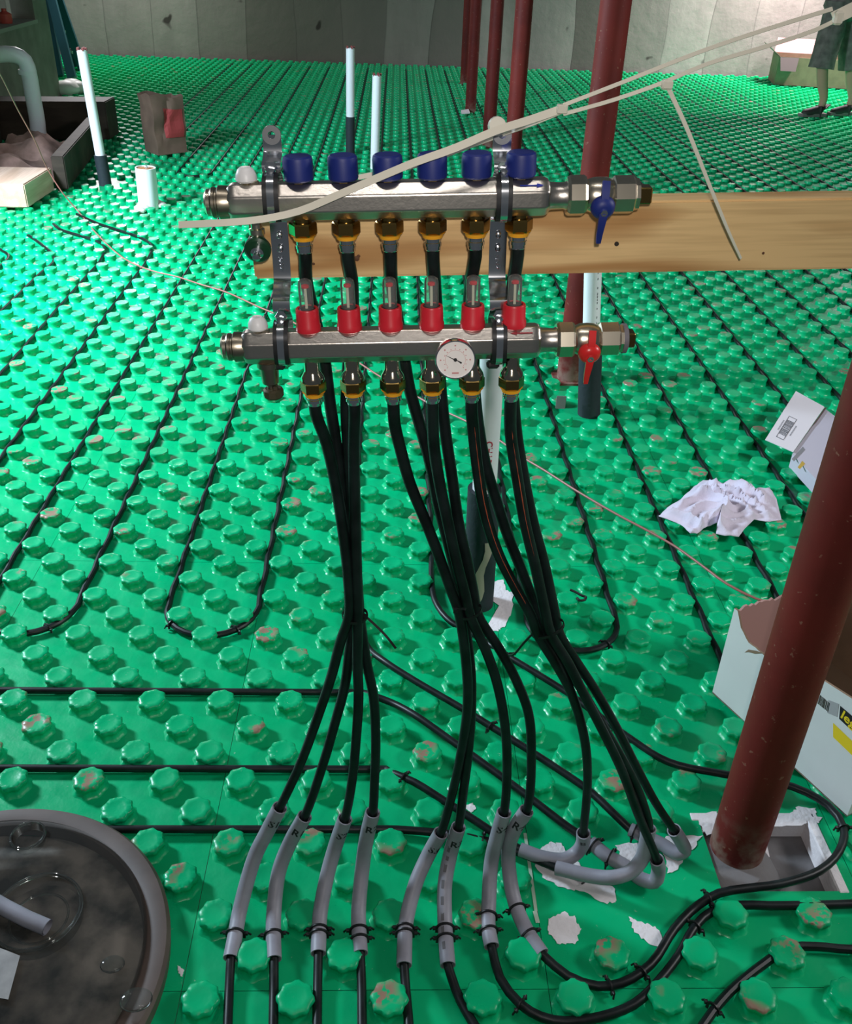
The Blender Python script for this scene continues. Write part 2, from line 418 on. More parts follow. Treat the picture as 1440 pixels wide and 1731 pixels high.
def build_floor():
    mb = MB(); vs, fs = [], []
    # flat panel faces on the lattice, with a fine open joint round each panel
    i0, i1 = int((FX0 - X0) / PITCH), int((FX1 - X0) / PITCH)
    j0, j1 = int((FY0 - .90) / PITCH), int((FY1 - .90) / PITCH)
    for i in range(i0, i1):
        for j in range(j0, j1):
            xa, xb = X0 + i * PITCH, X0 + (i + 1) * PITCH; ya, yb = .90 + j * PITCH, .90 + (j + 1) * PITCH
            if xb > HOLE[0] and xa < HOLE[1] and yb > HOLE[2] and ya < HOLE[3]:
                if xa >= HOLE[0] - 1e-6 and xb <= HOLE[1] + 1e-6 and ya >= HOLE[2] - 1e-6 and yb <= HOLE[3] + 1e-6: continue
                # clip against the hole: keep outer strips
                strips = []
                if xa < HOLE[0]: strips.append((xa, HOLE[0], ya, yb))
                if xb > HOLE[1]: strips.append((HOLE[1], xb, ya, yb))
                cx0, cx1 = max(xa, HOLE[0]), min(xb, HOLE[1])
                if ya < HOLE[2]: strips.append((cx0, cx1, ya, HOLE[2]))
                if yb > HOLE[3]: strips.append((cx0, cx1, HOLE[3], yb))
            else: strips = [(xa, xb, ya, yb)]
            for xa_, xb_, ya_, yb_ in strips:
                g = .0005
                if (i - 2) % 8 == 0 and xa_ == xa: xa_ += g
                if (i - 1) % 8 == 0 and xb_ == xb: xb_ -= g
                if j % 16 == 0 and ya_ == ya: ya_ += g
                if j % 16 == 15 and yb_ == yb: yb_ -= g
                k = len(vs); vs += [(xa_, ya_, 0), (xb_, ya_, 0), (xb_, yb_, 0), (xa_, yb_, 0)]; fs.append((k, k + 1, k + 2, k + 3))
    # knobs
    ii = range(int((FX0 - X0) / PITCH), int((FX1 - X0) / PITCH)); jj = range(int((FY0 - Y0) / PITCH) + 1, int((FY1 - Y0) / PITCH))
    near = [(.0360, 0), (.0315, .003), (.0285, .010), (.0282, .014), (.0300, .017), (.0306, .021), (.0300, .0250), (.0276, .0275), (.0185, .0281), (.0168, .0276), (.0, .0276)]
    mid = [(.0345, 0), (.0285, .008), (.0302, .018), (.0300, .0240), (.0272, .0275), (.0, .0275)]
    far = [(.028, 0), (.029, .018), (.0255, .025), (.0, .025)]
    for i in ii:
        for j in jj:
            if (i + j) % 2 == 0: continue
            x, y = X0 + (i + .5) * PITCH, Y0 + j * PITCH
            # outside what the picture or a step to the side could show
            if abs(x - .05) > .75 + y * .62: continue
            if (Vector((x, y, 0)) - DRUM_C).length < DRUM_R + .02: continue
            if HOLE[0] - .03 < x < HOLE[1] + .03 and HOLE[2] - .03 < y < HOLE[3] + .03: continue
            if inside((x, y), PATCH) or inside((x, y), PATCH2): continue
            if any((x - a) ** 2 + (y - b) ** 2 < .075 ** 2 for a, b in COLUMNS + PIPES): continue
            if any((x - a) ** 2 + (y - b) ** 2 < (.020 + c * .35) ** 2 for a, b, c in KEEPOUT): continue
            prof, n = (near, 32) if y < 2.7 else ((mid, 16) if y < 6.2 else (far, 8))
            k = len(vs); ph = random.random()
            for r, h in prof[:-1]:
                am = 0 if n == 8 else (.072 if .0165 <= h <= .0255 else (.055 if h < .0165 else (.03 if r > .02 else .01)))
                for q in range(n):
                    th = 2 * PI * (q + .5) / n; rr = r * (1 + am * math.cos(8 * th + ph))
                    vs.append((x + rr * math.cos(th), y + rr * math.sin(th), h))
            m = len(prof) - 1
            vs.append((x, y, prof[-1][1])); ct = len(vs) - 1
            for a in range(m - 1):
                for q in range(n): fs.append((k + a * n + q, k + a * n + (q + 1) % n, k + (a + 1) * n + (q + 1) % n, k + (a + 1) * n + q))
            for q in range(n): fs.append((k + (m - 1) * n + q, k + (m - 1) * n + (q + 1) % n, ct))
    me = bpy.data.meshes.new('floor'); me.from_pydata(vs, [], fs); me.update()
    for p in me.polygons: p.use_smooth = True
    me.set_sharp_from_angle(angle=math.radians(50)); me.materials.append(GREEN)
    o = bpy.data.objects.new('floor', me); COL.objects.link(o); struct(o); WM[o.name] = Matrix.Identity(4)
    # concrete slab under the panels, the foam edges of the cut-out
    s_ = MB().box((.8, 6.6, -.08), (11.4, 12.8, .06)).build('concrete_slab', SLAB, o, 0)
    a, b, c, d = HOLE; t = .022; fm = MB()
    fm.box(((a + b) / 2, d + t / 2 - .006, -.024), (b - a + .03, t, .051), bev=.003)
    fm.box((b + t / 2 - .006, (c + d) / 2 + .005, -.024), (t, d - c + .02, .051), bev=.003)
    fm.build('foam_edge', FOAM, o)
    def ragged(pix, seed, z=.0012, name='torn_foam_patch', m_=FOAM, amp=.006):
        rnd = random.Random(seed); P = [pz(*q) for q in pix]; n = len(P); out = []
        for i_ in range(n):
            for k_ in range(6):
                p = P[i_].lerp(P[(i_ + 1) % n], k_ / 6); out.append(p + Vector((rnd.uniform(-amp, amp), rnd.uniform(-amp, amp), z)))
        c_ = sum(out, Vector()) / len(out); vs_ = [c_ + Vector((0, 0, .001))] + out
        MB().add(vs_, [(0, 1 + i_, 1 + (i_ + 1) % len(out)) for i_ in range(len(out))]).build(name, m_, o, 0)
    ragged([(908, 1440), (925, 1425), (950, 1425), (960, 1445), (1010, 1490), (1038, 1500), (1042, 1525), (1020, 1528), (985, 1508), (955, 1502), (925, 1490), (906, 1465)], 1, amp=.003)
    ragged([(925, 1555), (950, 1542), (972, 1550), (981, 1572), (972, 1597), (945, 1597), (927, 1580)], 2, amp=.003)
    ragged([(1064, 1550), (1085, 1560), (1110, 1568), (1125, 1602), (1095, 1597), (1070, 1575)], 3, amp=.003)
    ragged([(1040, 1428), (1082, 1424), (1085, 1445), (1078, 1462), (1050, 1450)], 4, amp=.003)
    ragged([(1125, 1415), (1188, 1412), (1170, 1435), (1150, 1465), (1130, 1478), (1122, 1450)], 5, amp=.003)
    ragged([(1178, 1380), (1210, 1372), (1215, 1400), (1195, 1415), (1186, 1402)], 6, amp=.003)
    ragged([(1300, 1380), (1340, 1374), (1345, 1364), (1378, 1366), (1380, 1382), (1388, 1382), (1385, 1392), (1365, 1388), (1362, 1394), (1300, 1398)], 7, amp=.003)
    ragged([(780, 1362), (800, 1358), (806, 1368), (795, 1374)], 8, amp=.002)
    ragged([(822, 985), (850, 980), (856, 998), (868, 1003), (864, 1040), (852, 1060), (838, 1068), (820, 1064), (840, 1048), (848, 1030), (838, 1018), (826, 1010)], 9, amp=.003)
    ragged([(300, 1632), (311, 1640), (308, 1652), (302, 1645)], 10, .0012, amp=.001)
    # long pale scuff left by the cut edge
    sc = MB(); 
    for (ua, va, ub, vb, wd) in [(888, 1408, 905, 1540, .008), (905, 1540, 908, 1560, .010)]:
        A, B = pz(ua, va, .0016), pz(ub, vb, .0016); q = Vector((0, 0, 1)).cross((B - A).normalized()) * wd / 2
        sc.add([A - q, A + q * .6, B + q, B - q * .5], [(0, 1, 2, 3)])
    sc.build('pale_scuff', mat('pale_scuffed_foam', (.42, .55, .44), .9), o, 0)
    return o

# ================================================================= circuits of tube (through conduits)
MAN_T = math.radians(-2.6)
UP_C, LO_C = Vector((.0188, 1.0915, 1.2536)), Vector((.0241, 1.084, 1.082))
UP_M = Matrix.Translation(UP_C) @ Euler((0, MAN_T, 0)).to_matrix().to_4x4()
LO_M = Matrix.Translation(LO_C) @ Euler((0, MAN_T, 0)).to_matrix().to_4x4()
PORTS = [-.125 + .05 * i for i in range(6)]
R_T, R_C = .0080, .0133
def up3(l):                     # list of (px, py, ('y'|'z', value))
    return [py(u, v, c[1]) if c[0] == 'y' else pz(u, v, c[1]) for u, v, c in l]
Y_, Z_ = (lambda v: ('y', v)), (lambda v: ('z', v))
def Ys(l, y): return [(u, v, ('y', y)) for u, v in l]
def Zs(l, z): return [(u, v, ('z', z)) for u, v in l]
yU, yL = 1.119, 1.096
DROP = [  # (kind, port, pixel path to the conduit mouth)
 ('lower', 0, [(552, 750), (567, 817), (580, 900), (588, 970), (590, 1040), (575, 1086), (561, 1140), (537, 1212), (509, 1288)]),
 ('upper', 0, [(517, 470), (530, 530), (547, 600), (558, 683), (568, 750), (576, 817), (588, 900), (595, 970), (597, 1040), (590, 1104), (583, 1158), (566, 1223), (545, 1295)]),
 ('lower', 1, [(598, 750), (599, 817), (601, 900), (603, 970), (605, 1040), (604, 1122), (606, 1176), (602, 1248), (595, 1320)]),
 ('upper', 1, [(594, 470), (596, 530), (589, 610), (585, 683), (588, 750), (592, 817), (596, 900), (603, 970), (608, 1040), (620, 1122), (631, 1176), (635, 1248), (633, 1320)]),
 ('lower', 2, [(667, 717), (677, 760), (693, 817), (720, 883), (743, 943), (763, 1000), (775, 1033), (788, 1122), (790, 1194), (779, 1274), (765, 1339)]),
 ('upper', 2, [(661, 470), (670, 530), (682, 600), (692, 657), (707, 710), (727, 783), (740, 850), (757, 917), (773, 983), (783, 1035), (796, 1140), (796, 1212), (790, 1285), (783, 1339)]),
 ('lower', 3, [(733, 750), (743, 817), (757, 883), (770, 943), (787, 1010), (794, 1040), (823, 1104), (841, 1158), (853, 1223), (857, 1285)]),
 ('upper', 3, [(734, 470), (738, 530), (741, 600), (745, 660), (753, 733), (763, 800), (775, 883), (790, 950), (800, 1000), (808, 1040), (844, 1097), (873, 1151), (893, 1205), (898, 1267)]),
 ('lower', 4, [(799, 717), (806, 783), (816, 850), (829, 900), (846, 945), (872, 995), (897, 1040), (909, 1073), (935, 1115), (965, 1170), (988, 1250), (993, 1320)]),
 ('upper', 4, [(797, 470), (792, 530), (797, 600), (802, 660), (808, 717), (820, 783), (840, 850), (858, 905), (876, 950), (897, 1005), (914, 1050), (922, 1072), (955, 1120), (1000, 1195), (1050, 1280), (1080, 1340)]),
 ('lower', 5, [(863, 733), (873, 800), (887, 883), (903, 950), (921, 1033), (930, 1070), (960, 1120), (985, 1170), (1012, 1222), (1050, 1300), (1080, 1380)]),
 ('upper', 5, [(869, 470), (860, 530), (858, 600), (866, 660), (873, 733), (884, 800), (901, 883), (919, 950), (937, 1033), (945, 1070), (972, 1115), (1005, 1165), (1042, 1230), (1080, 1305), (1110, 1360)]),
]
CONDUITS = [
 [(473, 1365, Y_(1.1)), (452, 1405, Y_(1.1)), (430, 1450, Y_(1.085)), (405, 1540, Z_(.03)), (398, 1578, Z_(.022)), (390, 1620, Z_(.02))],
 [(515, 1380, Y_(1.1)), (490, 1425, Y_(1.1)), (471, 1475, Z_(.068)), (463, 1540, Z_(.032)), (462, 1580, Z_(.022)), (463, 1622, Z_(.02))],
 [(583, 1384, Y_(1.1)), (567, 1430, Y_(1.1)), (553, 1480, Z_(.066)), (541, 1545, Z_(.03)), (539, 1580, Z_(.022)), (538, 1612, Z_(.02))],
 [(630, 1373, Y_(1.1)), (619, 1420, Y_(1.1)), (612, 1472, Z_(.068)), (606, 1540, Z_(.03)), (607, 1580, Z_(.022)), (609, 1612, Z_(.02))],
 [(745, 1408, Y_(1.1)), (724, 1445, Y_(1.1)), (703, 1492, Z_(.06)), (686, 1560, Z_(.026)), (684, 1595, Z_(.022)), (683, 1632, Z_(.02))],
 [(775, 1398, Y_(1.1)), (761, 1445, Y_(1.1)), (752, 1495, Z_(.058)), (752, 1560, Z_(.026)), (754, 1595, Z_(.022)), (757, 1632, Z_(.02))],
 [(852, 1373, Y_(1.1)), (840, 1415, Y_(1.1)), (830, 1460, Z_(.075)), (826, 1530, Z_(.03)), (825, 1565, Z_(.022)), (831, 1600, Z_(.02))],
 [(890, 1370, Y_(1.1)), (868, 1405, Y_(1.1)), (859, 1451, Z_(.078)), (869, 1521, Z_(.03)), (890, 1573, Z_(.022)), (916, 1613, Z_(.02))],
 [(986, 1408, Z_(.10)), (985, 1425, Z_(.065)), (976, 1440, Z_(.036)), (954, 1453, Z_(.024)), (919, 1450, Z_(.024)), (879, 1436, Z_(.024))],
 [(1097, 1400, Z_(.16)), (1092, 1424, Z_(.125)), (1086, 1450, Z_(.09)), (1065, 1474, Z_(.062)), (1037, 1483, Z_(.05)), (1002, 1481, Z_(.036)), (940, 1467, Z_(.024))],
 [(1110, 1453, Z_(.09)), (1113, 1472, Z_(.052)), (1106, 1490, Z_(.026)), (1084, 1486, Z_(.018)), (1058, 1465, Z_(.022)), (1025, 1446, Z_(.028)), (999, 1424, Z_(.030))],
 [(1139, 1403, Z_(.10)), (1151, 1422, Z_(.06)), (1157, 1438, Z_(.034)), (1145, 1443, Z_(.026)), (1120, 1428, Z_(.022)), (1090, 1414, Z_(.022)), (1065, 1402, Z_(.022))],
]
FAR = 12.45
def straight(x, ya, yb):
    out = []; y = ya; sg = 1 if yb > ya else -1
    while (y - yb) * sg < 0:
        out.append(Vector((x + .0022 * math.sin(PI * (y - Y0) / PITCH), y, .011))); y += sg * (PITCH / 2 if y < 4 else (.16 if y < 6 else .6))
    out.append(Vector((x, yb, .011))); return out
def left_run(y, xa):            # horizontal run off to the left
    return [Vector((xa - .05 * k, y, .012)) for k in range(int((xa + 1.15) / .05))]
TAILS = [
 Zs([(388, 1660), (385, 1731), (383, 1800)], .013), Zs([(463, 1665), (462, 1731), (461, 1800)], .013),
 Zs([(537, 1660), (536, 1731), (535, 1800)], .013), Zs([(611, 1660), (612, 1731), (613, 1800)], .013),
 Zs([(686, 1675), (691, 1731), (694, 1800)], .013), Zs([(770, 1672), (786, 1706), (806, 1740), (840, 1800)], .013),
 Zs([(845, 1653), (880, 1698), (915, 1719), (956, 1727), (1015, 1719), (1071, 1698), (1112, 1660), (1147, 1615), (1175, 1566), (1203, 1541)], .014) + Zs([(1251, 1530), (1300, 1531), (1440, 1528), (1600, 1518)], .02),
 Zs([(960, 1650), (1010, 1667), (1050, 1662), (1100, 1630), (1140, 1570), (1180, 1530)], .014) + Zs([(1215, 1510), (1260, 1502), (1320, 1494), (1385, 1472), (1418, 1440), (1426, 1400), (1400, 1362), (1340, 1330), (1225, 1309), (1130, 1288), (1060, 1245), (960, 1172), (860, 1110)], .03) + Zs([(800, 1072), (763, 1052), (735, 1015)], .014),
 Zs([(850, 1418)], .028) + Zs([(800, 1385), (745, 1350), (700, 1322)], .03) + Zs([(655, 1303)], .016),
 Zs([(900, 1450), (840, 1427), (790, 1414)], .02),
 Zs([(960, 1398), (900, 1352), (830, 1300), (760, 1250), (700, 1208)], .033) + Zs([(660, 1187), (630, 1176)], .018),
 Zs([(1040, 1378), (1000, 1340), (940, 1298), (830, 1228), (780, 1197), (700, 1150), (650, 1118)], .033) + Zs([(622, 1094)], .018),
]
TAIL3 = {7: straight(X0 - .004, 2.25, FAR), 8: left_run(1.3735, .0), 9: left_run(1.2195, .02), 10: left_run(1.6045, -.06),
         11: [Vector((X0 - .231 + .012, 1.95, .012))] + straight(X0 - .231, 2.1, FAR)}
PATHS, CPATHS, TOPIDX = [], [], []
for k, (kind, p, pix) in enumerate(DROP):
    M_ = UP_M if kind == 'upper' else LO_M; z0 = -.046 if kind == 'upper' else -.070
    top = [M_ @ Vector((PORTS[p], 0, z0)), M_ @ Vector((PORTS[p], 0, z0 - .022))]
    yt, n = (yU if kind == 'upper' else yL), len(pix)
    mouth = up3(CONDUITS[k]); ym = mouth[0].y; mid = []
    for i, (u, v) in enumerate(pix):
        if kind == 'upper' and v < 500: y = 1.104
        elif v <= 1045: y = yt if not (kind == 'lower' and v < 800) else 1.086 + .01 * (v - 680) / 120
        else:
            f = min(1, (v - 1045) / 300); y = yt * (1 - f) + ym * f
        mid.append(py(u, v, y))
    cp = smooth_path(mouth, .008); CPATHS.append(cp)
    tail = up3(TAILS[k]) + TAIL3.get(k, [])
    PATHS.append((top + mid, mouth, tail))
# floor places the knobs must leave free (conduits lying on the panels)
KEEPOUT = []
for cp in CPATHS:
    KEEPOUT += [(p.x, p.y, R_C) for p in cp[::3] if p.z < .04]
FLOOR = build_floor()

def flat_wall(name, c, d, m_, parent=None):
    o = MB().box(c, d).build(name, m_, parent, 0); return struct(o) if parent is None else o
flat_wall('wall_back', (.8, 13.0, 1.3), (11.6, .24, 2.8), CONC)
# wall on the left with its shelf recess, in pieces round the opening, plus an added pier
wl = MB(); xw = -3.2
def wbox(y0, y1, z0, z1): wl.box((xw - .10, (y0 + y1) / 2, (z0 + z1) / 2), (.20, y1 - y0, z1 - z0))
wl.box((-3.08, 5.15, 1.3), (.62, .3, 2.6)); wl.box((-3.3, 5.7, 1.3), (.2, 1.1, 2.6)); wbox(6.2, 9.78, 0, .68); wbox(6.2, 7.2, .68, 2.6); wbox(9.42, 9.78, .68, 2.6); wbox(7.2, 9.42, 1.7, 2.6)  # first box: unseen pier added to keep window light off the elbow pipe
WL = struct(wl.build('wall_left', PLYWOOD, None, 0))
MB().box((xw - .17, 8.31, .672), (.38, 2.22, .03)).build('shelf_board', mat('green_grey_shelf', (.30, .33, .27), .7), WL)
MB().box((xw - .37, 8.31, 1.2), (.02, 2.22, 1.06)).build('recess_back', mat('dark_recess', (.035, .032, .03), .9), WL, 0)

# ================================================================= tubes
ordw = ['first', 'second', 'third', 'fourth', 'fifth', 'sixth']
TUBE_LABEL = [
 'black tube from leftmost red-collar port, entering the leftmost grey conduit of the front row',
 'black tube from leftmost blue-cap port, entering the second grey conduit from the left',
 'black tube from second red-collar port, entering the third grey conduit from the left',
 'black tube from second blue-cap port, entering the fourth grey conduit from the left',
 'black tube from third red-collar port, bowing left into the middle bundle, conduit marked S3',
 'black tube from third blue-cap port, in middle bundle, entering the conduit with black print R3',
 'black tube from red-collar port beside the dial through conduit S4 along the bottom edge',
 'black tube from fourth blue-cap port through conduit R4, looping round the front column foot',
 'black tube from fifth red-collar port into grey elbow nearest the R4 conduit',
 'black tube from fifth blue-cap port into the grey elbow hidden behind other right-bundle tubes',
 'black tube with thin orange stripe from sixth red-collar port into the frontmost grey elbow',
 'black tube from sixth blue-cap port into the rightmost grey elbow, outer right of bundle']
for k, (a, b, c) in enumerate(PATHS):
    path = smooth_path(a + b, .012)[:-1]
    tl = [b[-1]] + c
    path += smooth_path(tl, .02)
    o = MB().tube(path, R_T, 12).build('heating_tube', PEX); tag(o, TUBE_LABEL[k], 'tube', 'tubes dropping from the manifolds')
    if k in (8, 10):
        i1 = min(range(len(path)), key=lambda i: (path[i] - b[0]).length)
        sp = []
        for p in path[4:i1]:
            tc = (Vector((0, 0, CAM_H)) - p).normalized(); sp.append(p + (tc + Vector((.25, 0, 0))).normalized() * (R_T - .0004))
        MB().tube(sp[::2], .0013, 6).build('orange_stripe', STRIPE, o)['label'] = 'thin orange stripe'
    if k in (0, 4):
        dash = MB(); rr = random.Random(k)
        i1 = min(range(len(path)), key=lambda i: (path[i] - b[0]).length); L0 = None
        for i in range(5, int(i1 * .62)):
            p, q = path[i], path[i + 1]; tc = (Vector((0, 0, CAM_H)) - p).normalized(); ax = (q - p).normalized(); sd = ax.cross(tc).normalized()
            for h in range(4):
                c_ = p.lerp(q, h / 4) + tc * (R_T + .0002); wv = rr.choice((.0002, .0006, .0014, .0018))
                dash.v += [c_ - sd * wv, c_ + sd * wv]; n_ = len(dash.v)
                if n_ > 2: dash.f.append((n_ - 4, n_ - 3, n_ - 1, n_ - 2))
        dash.build('print_line', PALE_INK, o, 0)

CLABEL = ['leftmost straight grey conduit in the front row, marked S1', 'second grey conduit from left in the front row, marked R1',
 'third grey conduit from left in the front row, marked S2', 'fourth grey conduit from left in the front row, marked R2',
 'fifth grey conduit from left in the front row, marked S3', 'sixth grey conduit from left with printed black blocks along it',
 'seventh grey conduit from left, marked S4, beside the curved R4 conduit', 'grey conduit marked R4 curving right at the foot',
 'grey elbow conduit turning left, just right of the R4 conduit', 'long grey elbow conduit sweeping over the white torn foam patch',
 'frontmost grey elbow conduit with open mouth low beside the torn foam', 'rightmost grey elbow conduit, nearest the red column']
MARK = ['S1', 'R1', 'S2', 'R2', 'S3', 'R3', 'S4', 'R4', 'S5', '', '', '']
ring_o = lambda r, n=18: [(r * math.cos(2 * PI * j / n), r * math.sin(2 * PI * j / n)) for j in range(n)]
for k, cp in enumerate(CPATHS):
    mb = MB(); n = 18; ro, ri = R_C, .0112
    cl = [(p.x, p.y, p.z) for p in cp]
    mb.sweep(cl, ring_o(ro, n), cap=False); o1 = 0; L_ = len(cl)
    mb.sweep(cl, ring_o(ri, n), cap=False)
    off = L_ * n
    for e in (0, L_ - 1):
        for j in range(n):
            mb.f.append((e * n + j, e * n + (j + 1) % n, off + e * n + (j + 1) % n, off + e * n + j))
    o = mb.build('tube_conduit', CONDUIT); tag(o, CLABEL[k], 'conduit', 'grey bend conduits at the floor')
    if MARK[k]:
        i = 4 if k < 8 else 2; c_ = cp[i]; ax = (cp[max(0, i - 2)] - cp[i + 2]).normalized(); tc = Vector((0, 0, CAM_H)) - c_
        sd = Vector((.35 if k < 8 else 0, 0, 0))
        t_ = MB(); text_on_cyl(t_, MARK[k], .0235 if k != 8 else .012, c_, ax, tc.normalized() + sd, ro + .0003)
        t_.build('marker_lettering', INK, o, 0)
    if k == 5:
        bl = MB()
        for i in range(6, 30, 3):
            p, q = cp[i], cp[i + 1]; tc = (Vector((0, 0, CAM_H)) - p).normalized() - Vector((.3, 0, 0)); ax = (q - p).normalized(); tc = (tc - ax * tc.dot(ax)).normalized(); sd = ax.cross(tc)
            c_ = p + tc * (ro + .0002)
            bl.add([c_ - ax * .007 - sd * .0028, c_ + ax * .007 - sd * .0028, c_ + ax * .007 + sd * .0028, c_ - ax * .007 + sd * .0028], [(0, 1, 2, 3)])
        bl.build('printed_blocks', GREY_INK, o, 0)

# floor loops between the knobs
def kx(k): return X0 + .231 * k
def u_loop(ka, kb, yc, far=FAR, left_end=None):
    xa, xb = kx(ka), kx(kb); r = (xb - xa) / 2; cx = (xa + xb) / 2
    up = straight(xa, yc, far); pts = list(reversed(up))
    for i in range(1, 14):
        th = PI + PI * i / 14; pts.append(Vector((cx + r * math.cos(th), yc + r * math.sin(th) * 1.02, .012)))
    return pts + straight(xb, yc, far)
LOOPS = [
 ((-3, -2, 1.92, FAR), 'black floor tube loop bending round at centre left, above the two-row straight runs'),
 ((-5, -4, 1.92, FAR), 'black floor tube loop cut by the left edge, curving in beside the centre-left loop'),
 ((1, 2, 1.875, FAR), 'black floor tube loop right of the tube bundles, left of the white rag'),
 ((3, 4, 1.62, FAR), 'black floor tube loop passing under the white rag to the big white carton'),
 ((5, 6, 1.75, FAR), 'black floor tube loop passing beside the small white carton, behind the front column'),
 ((7, 8, 1.9, FAR), 'black floor tube loop at right edge, beyond the small white carton'),
 ((9, 10, 1.9, FAR), 'black floor tube loop at far right, running out under the pine board'),
 ((11, 12, 2.4, FAR), 'black floor tube loop second from the far right corner'),
 ((13, 14, 2.9, FAR), 'black floor tube loop ending near the person in shorts'),
 ((15, 16, 4.0, FAR), 'black floor tube loop behind the person, rightmost of all'),
 ((-7, -6, 6.75, FAR), 'black floor tube loop on the far floor right of the brown paper bag'),
 ((-9, -8, 7.8, FAR), 'black floor tube loop on the far floor behind the brown paper bag')]
for a, lab in LOOPS:
    tag(MB().tube(u_loop(*a), R_T, 10).build('floor_tube', PEX), lab, 'tube', 'tube loops clipped between the floor knobs')
def lone(pts, lab):
    tag(MB().tube(pts, R_T, 10).build('floor_tube', PEX), lab, 'tube', 'tube loops clipped between the floor knobs')
bend = {-6: [(260, 423), (253, 411), (213, 395), (163, 377), (130, 362)], -7: [(182, 425), (173, 413), (140, 400), (100, 387), (87, 374)],
        -8: [(102, 428), (67, 411), (40, 393)], -9: [(15, 440), (13, 430), (-12, 415)]}
blab = {-6: 'black floor tube bending up-left at the rightmost corner below the pipe stub', -7: 'black floor tube with the middle one of three corners at upper left',
        -8: 'black floor tube with the lowest corner, nearest the timber block', -9: 'black floor tube just showing at the left edge below the timber block'}
for k, pix in bend.items():
    pts = straight(kx(k), 1.9, 4.75) + [pz(u, v, .012) for u, v in pix]
    lone(smooth_path(pts[::2] + [pts[-1]] if len(pts) % 2 == 0 else pts[::2], .05), blab[k])
lone(smooth_path([pz(u, v, .014) for u, v in [(1640, 1596), (1440, 1605), (1380, 1600), (1335, 1602), (1290, 1630), (1230, 1680), (1190, 1731), (1150, 1800)]], .02), 'short black tube curving through the bottom right corner')

# ================================================================= black staples, cable ties
def staple(p, d, r, lab, tall=False):
    """nylon clip: a band over the tube with barbed feet either side"""
    d = Vector(d); d.z = 0; d.normalize(); s_ = Vector((-d.y, d.x, 0)); up = Vector((0, 0, 1)); mb = MB(); ro = r + .0016
    arc = [p + s_ * (ro * math.cos(t)) + up * (ro * math.sin(t)) for t in [PI * i / 12 for i in range(13)]]
    arc = [arc[0] - up * (.010)] + arc + [arc[-1] - up * (.010)]
    mb.sweep(arc, [(-.0014, -.0024), (.0014, -.0024), (.0014, .0024), (-.0014, .0024)], ref=d)
    for sg in (1, -1):
        b = p + s_ * (sg * (ro + .001)) + up * .002
        mb.tube([b, b + s_ * (sg * .006) + up * .002, b + s_ * (sg * .010) - up * .006 - d * .002], .0019, 6)
        mb.box(b + s_ * (sg * .003), (.006, .006, .004))
    tag(mb.build('tube_staple', NYLON_B), lab, 'tube clip', 'black clips over tubes and conduits')
def on_path(path, u, v):
    pj = []
    for i in range(len(path) - 1):
        q = np.array(path[i]) - O; c = CM.T @ q; s = (CX + FPX * c[0] / -c[2], CY - FPX * c[1] / -c[2]); pj.append(((s[0] - u) ** 2 + (s[1] - v) ** 2, i))
    i = min(pj)[1]; return path[i], (path[i + 1] - path[i]).normalized()
C_ST = [(0, 398, 1578, 'black clip on the leftmost grey conduit, S1'), (1, 462, 1584, 'black clip on the second conduit from left, R1'),
 (2, 540, 1572, 'upper black clip on the third conduit from left, S2'), (2, 540, 1583, 'lower black clip on the third conduit from left, S2'),
 (3, 607, 1574, 'upper black clip on the fourth conduit from left, R2'), (3, 607, 1586, 'lower black clip on the fourth conduit from left, R2'),
 (4, 685, 1567, 'upper black clip on the fifth conduit from left, S3'), (4, 685, 1578, 'lower black clip on the fifth conduit from left, S3'),
 (5, 753, 1568, 'upper black clip on the sixth conduit, the one with printed blocks'), (5, 753, 1583, 'lower black clip on the sixth conduit, the one with printed blocks'),
 (6, 825, 1545, 'upper black clip on the conduit marked S4'), (6, 827, 1574, 'lower black clip on the conduit marked S4'),
 (7, 874, 1535, 'upper black clip on the curved conduit marked R4'), (7, 893, 1581, 'lower black clip on the curved conduit marked R4'),
 (10, 1008, 1432, 'black clip over the frontmost elbow conduit, left of a pair'), (10, 1030, 1448, 'black clip over the frontmost elbow conduit, right of a pair'),
 (11, 1068, 1404, 'black clip at the end of the rightmost elbow conduit')]
for k, u, v, lab in C_ST:
    p, d = on_path(CPATHS[k], u, v); staple(p, d, R_C, lab)
FULL = [smooth_path([b[-1]] + c, .02) for a, b, c in PATHS]
T_ST = [(7, 1030, 1668, 'black clip on the upper of two curved tubes at bottom right, left one'), (7, 1080, 1645, 'black clip on the upper of two curved tubes at bottom right, right one'),
 (6, 885, 1700, 'black clip on the tube curving along the bottom edge below conduit S4'), (6, 1172, 1572, 'black clip hanging on the S-bend of the lower tube below the elbows'),
 (7, 1200, 1518, 'black clip where two tubes fan out below the column foot'), (7, 1425, 1405, 'black clip on the tube at the carton corner, right edge'),
 (11, 830, 1228, 'black clip on the diagonal tube between middle and right bundles'), (8, 690, 1317, 'black clip where the straight tube bends into a diagonal, below left bundle'),
 (9, 815, 1420, 'black clip at the tube end beside the conduit S4 mouth'), (7, 860, 1110, 'black clip on diagonal tube left of the right bundle')]
for k, u, v, lab in T_ST:
    p, d = on_path(FULL[k], u, v); staple(p, d, R_T, lab)
lpA, lpB, lpR = u_loop(-3, -2, 1.92), u_loop(-5, -4, 1.92), u_loop(1, 2, 1.875)
for pth, u, v, lab in [(lpA, 282, 1068, 'black clip on the left of the centre-left floor loop'), (lpA, 405, 1072, 'black clip on the right of the centre-left floor loop'),
                       (lpB, 88, 1078, 'black clip on the floor loop cut by the left edge'), (lpR, 1026, 1087, 'black clip on the floor loop left of the white rag')]:
    p, d = on_path(pth, u, v); staple(p, d, R_T, lab)
corner = [pz(u, v, .014) for u, v in [(1290, 1630), (1230, 1680), (1190, 1731)]]
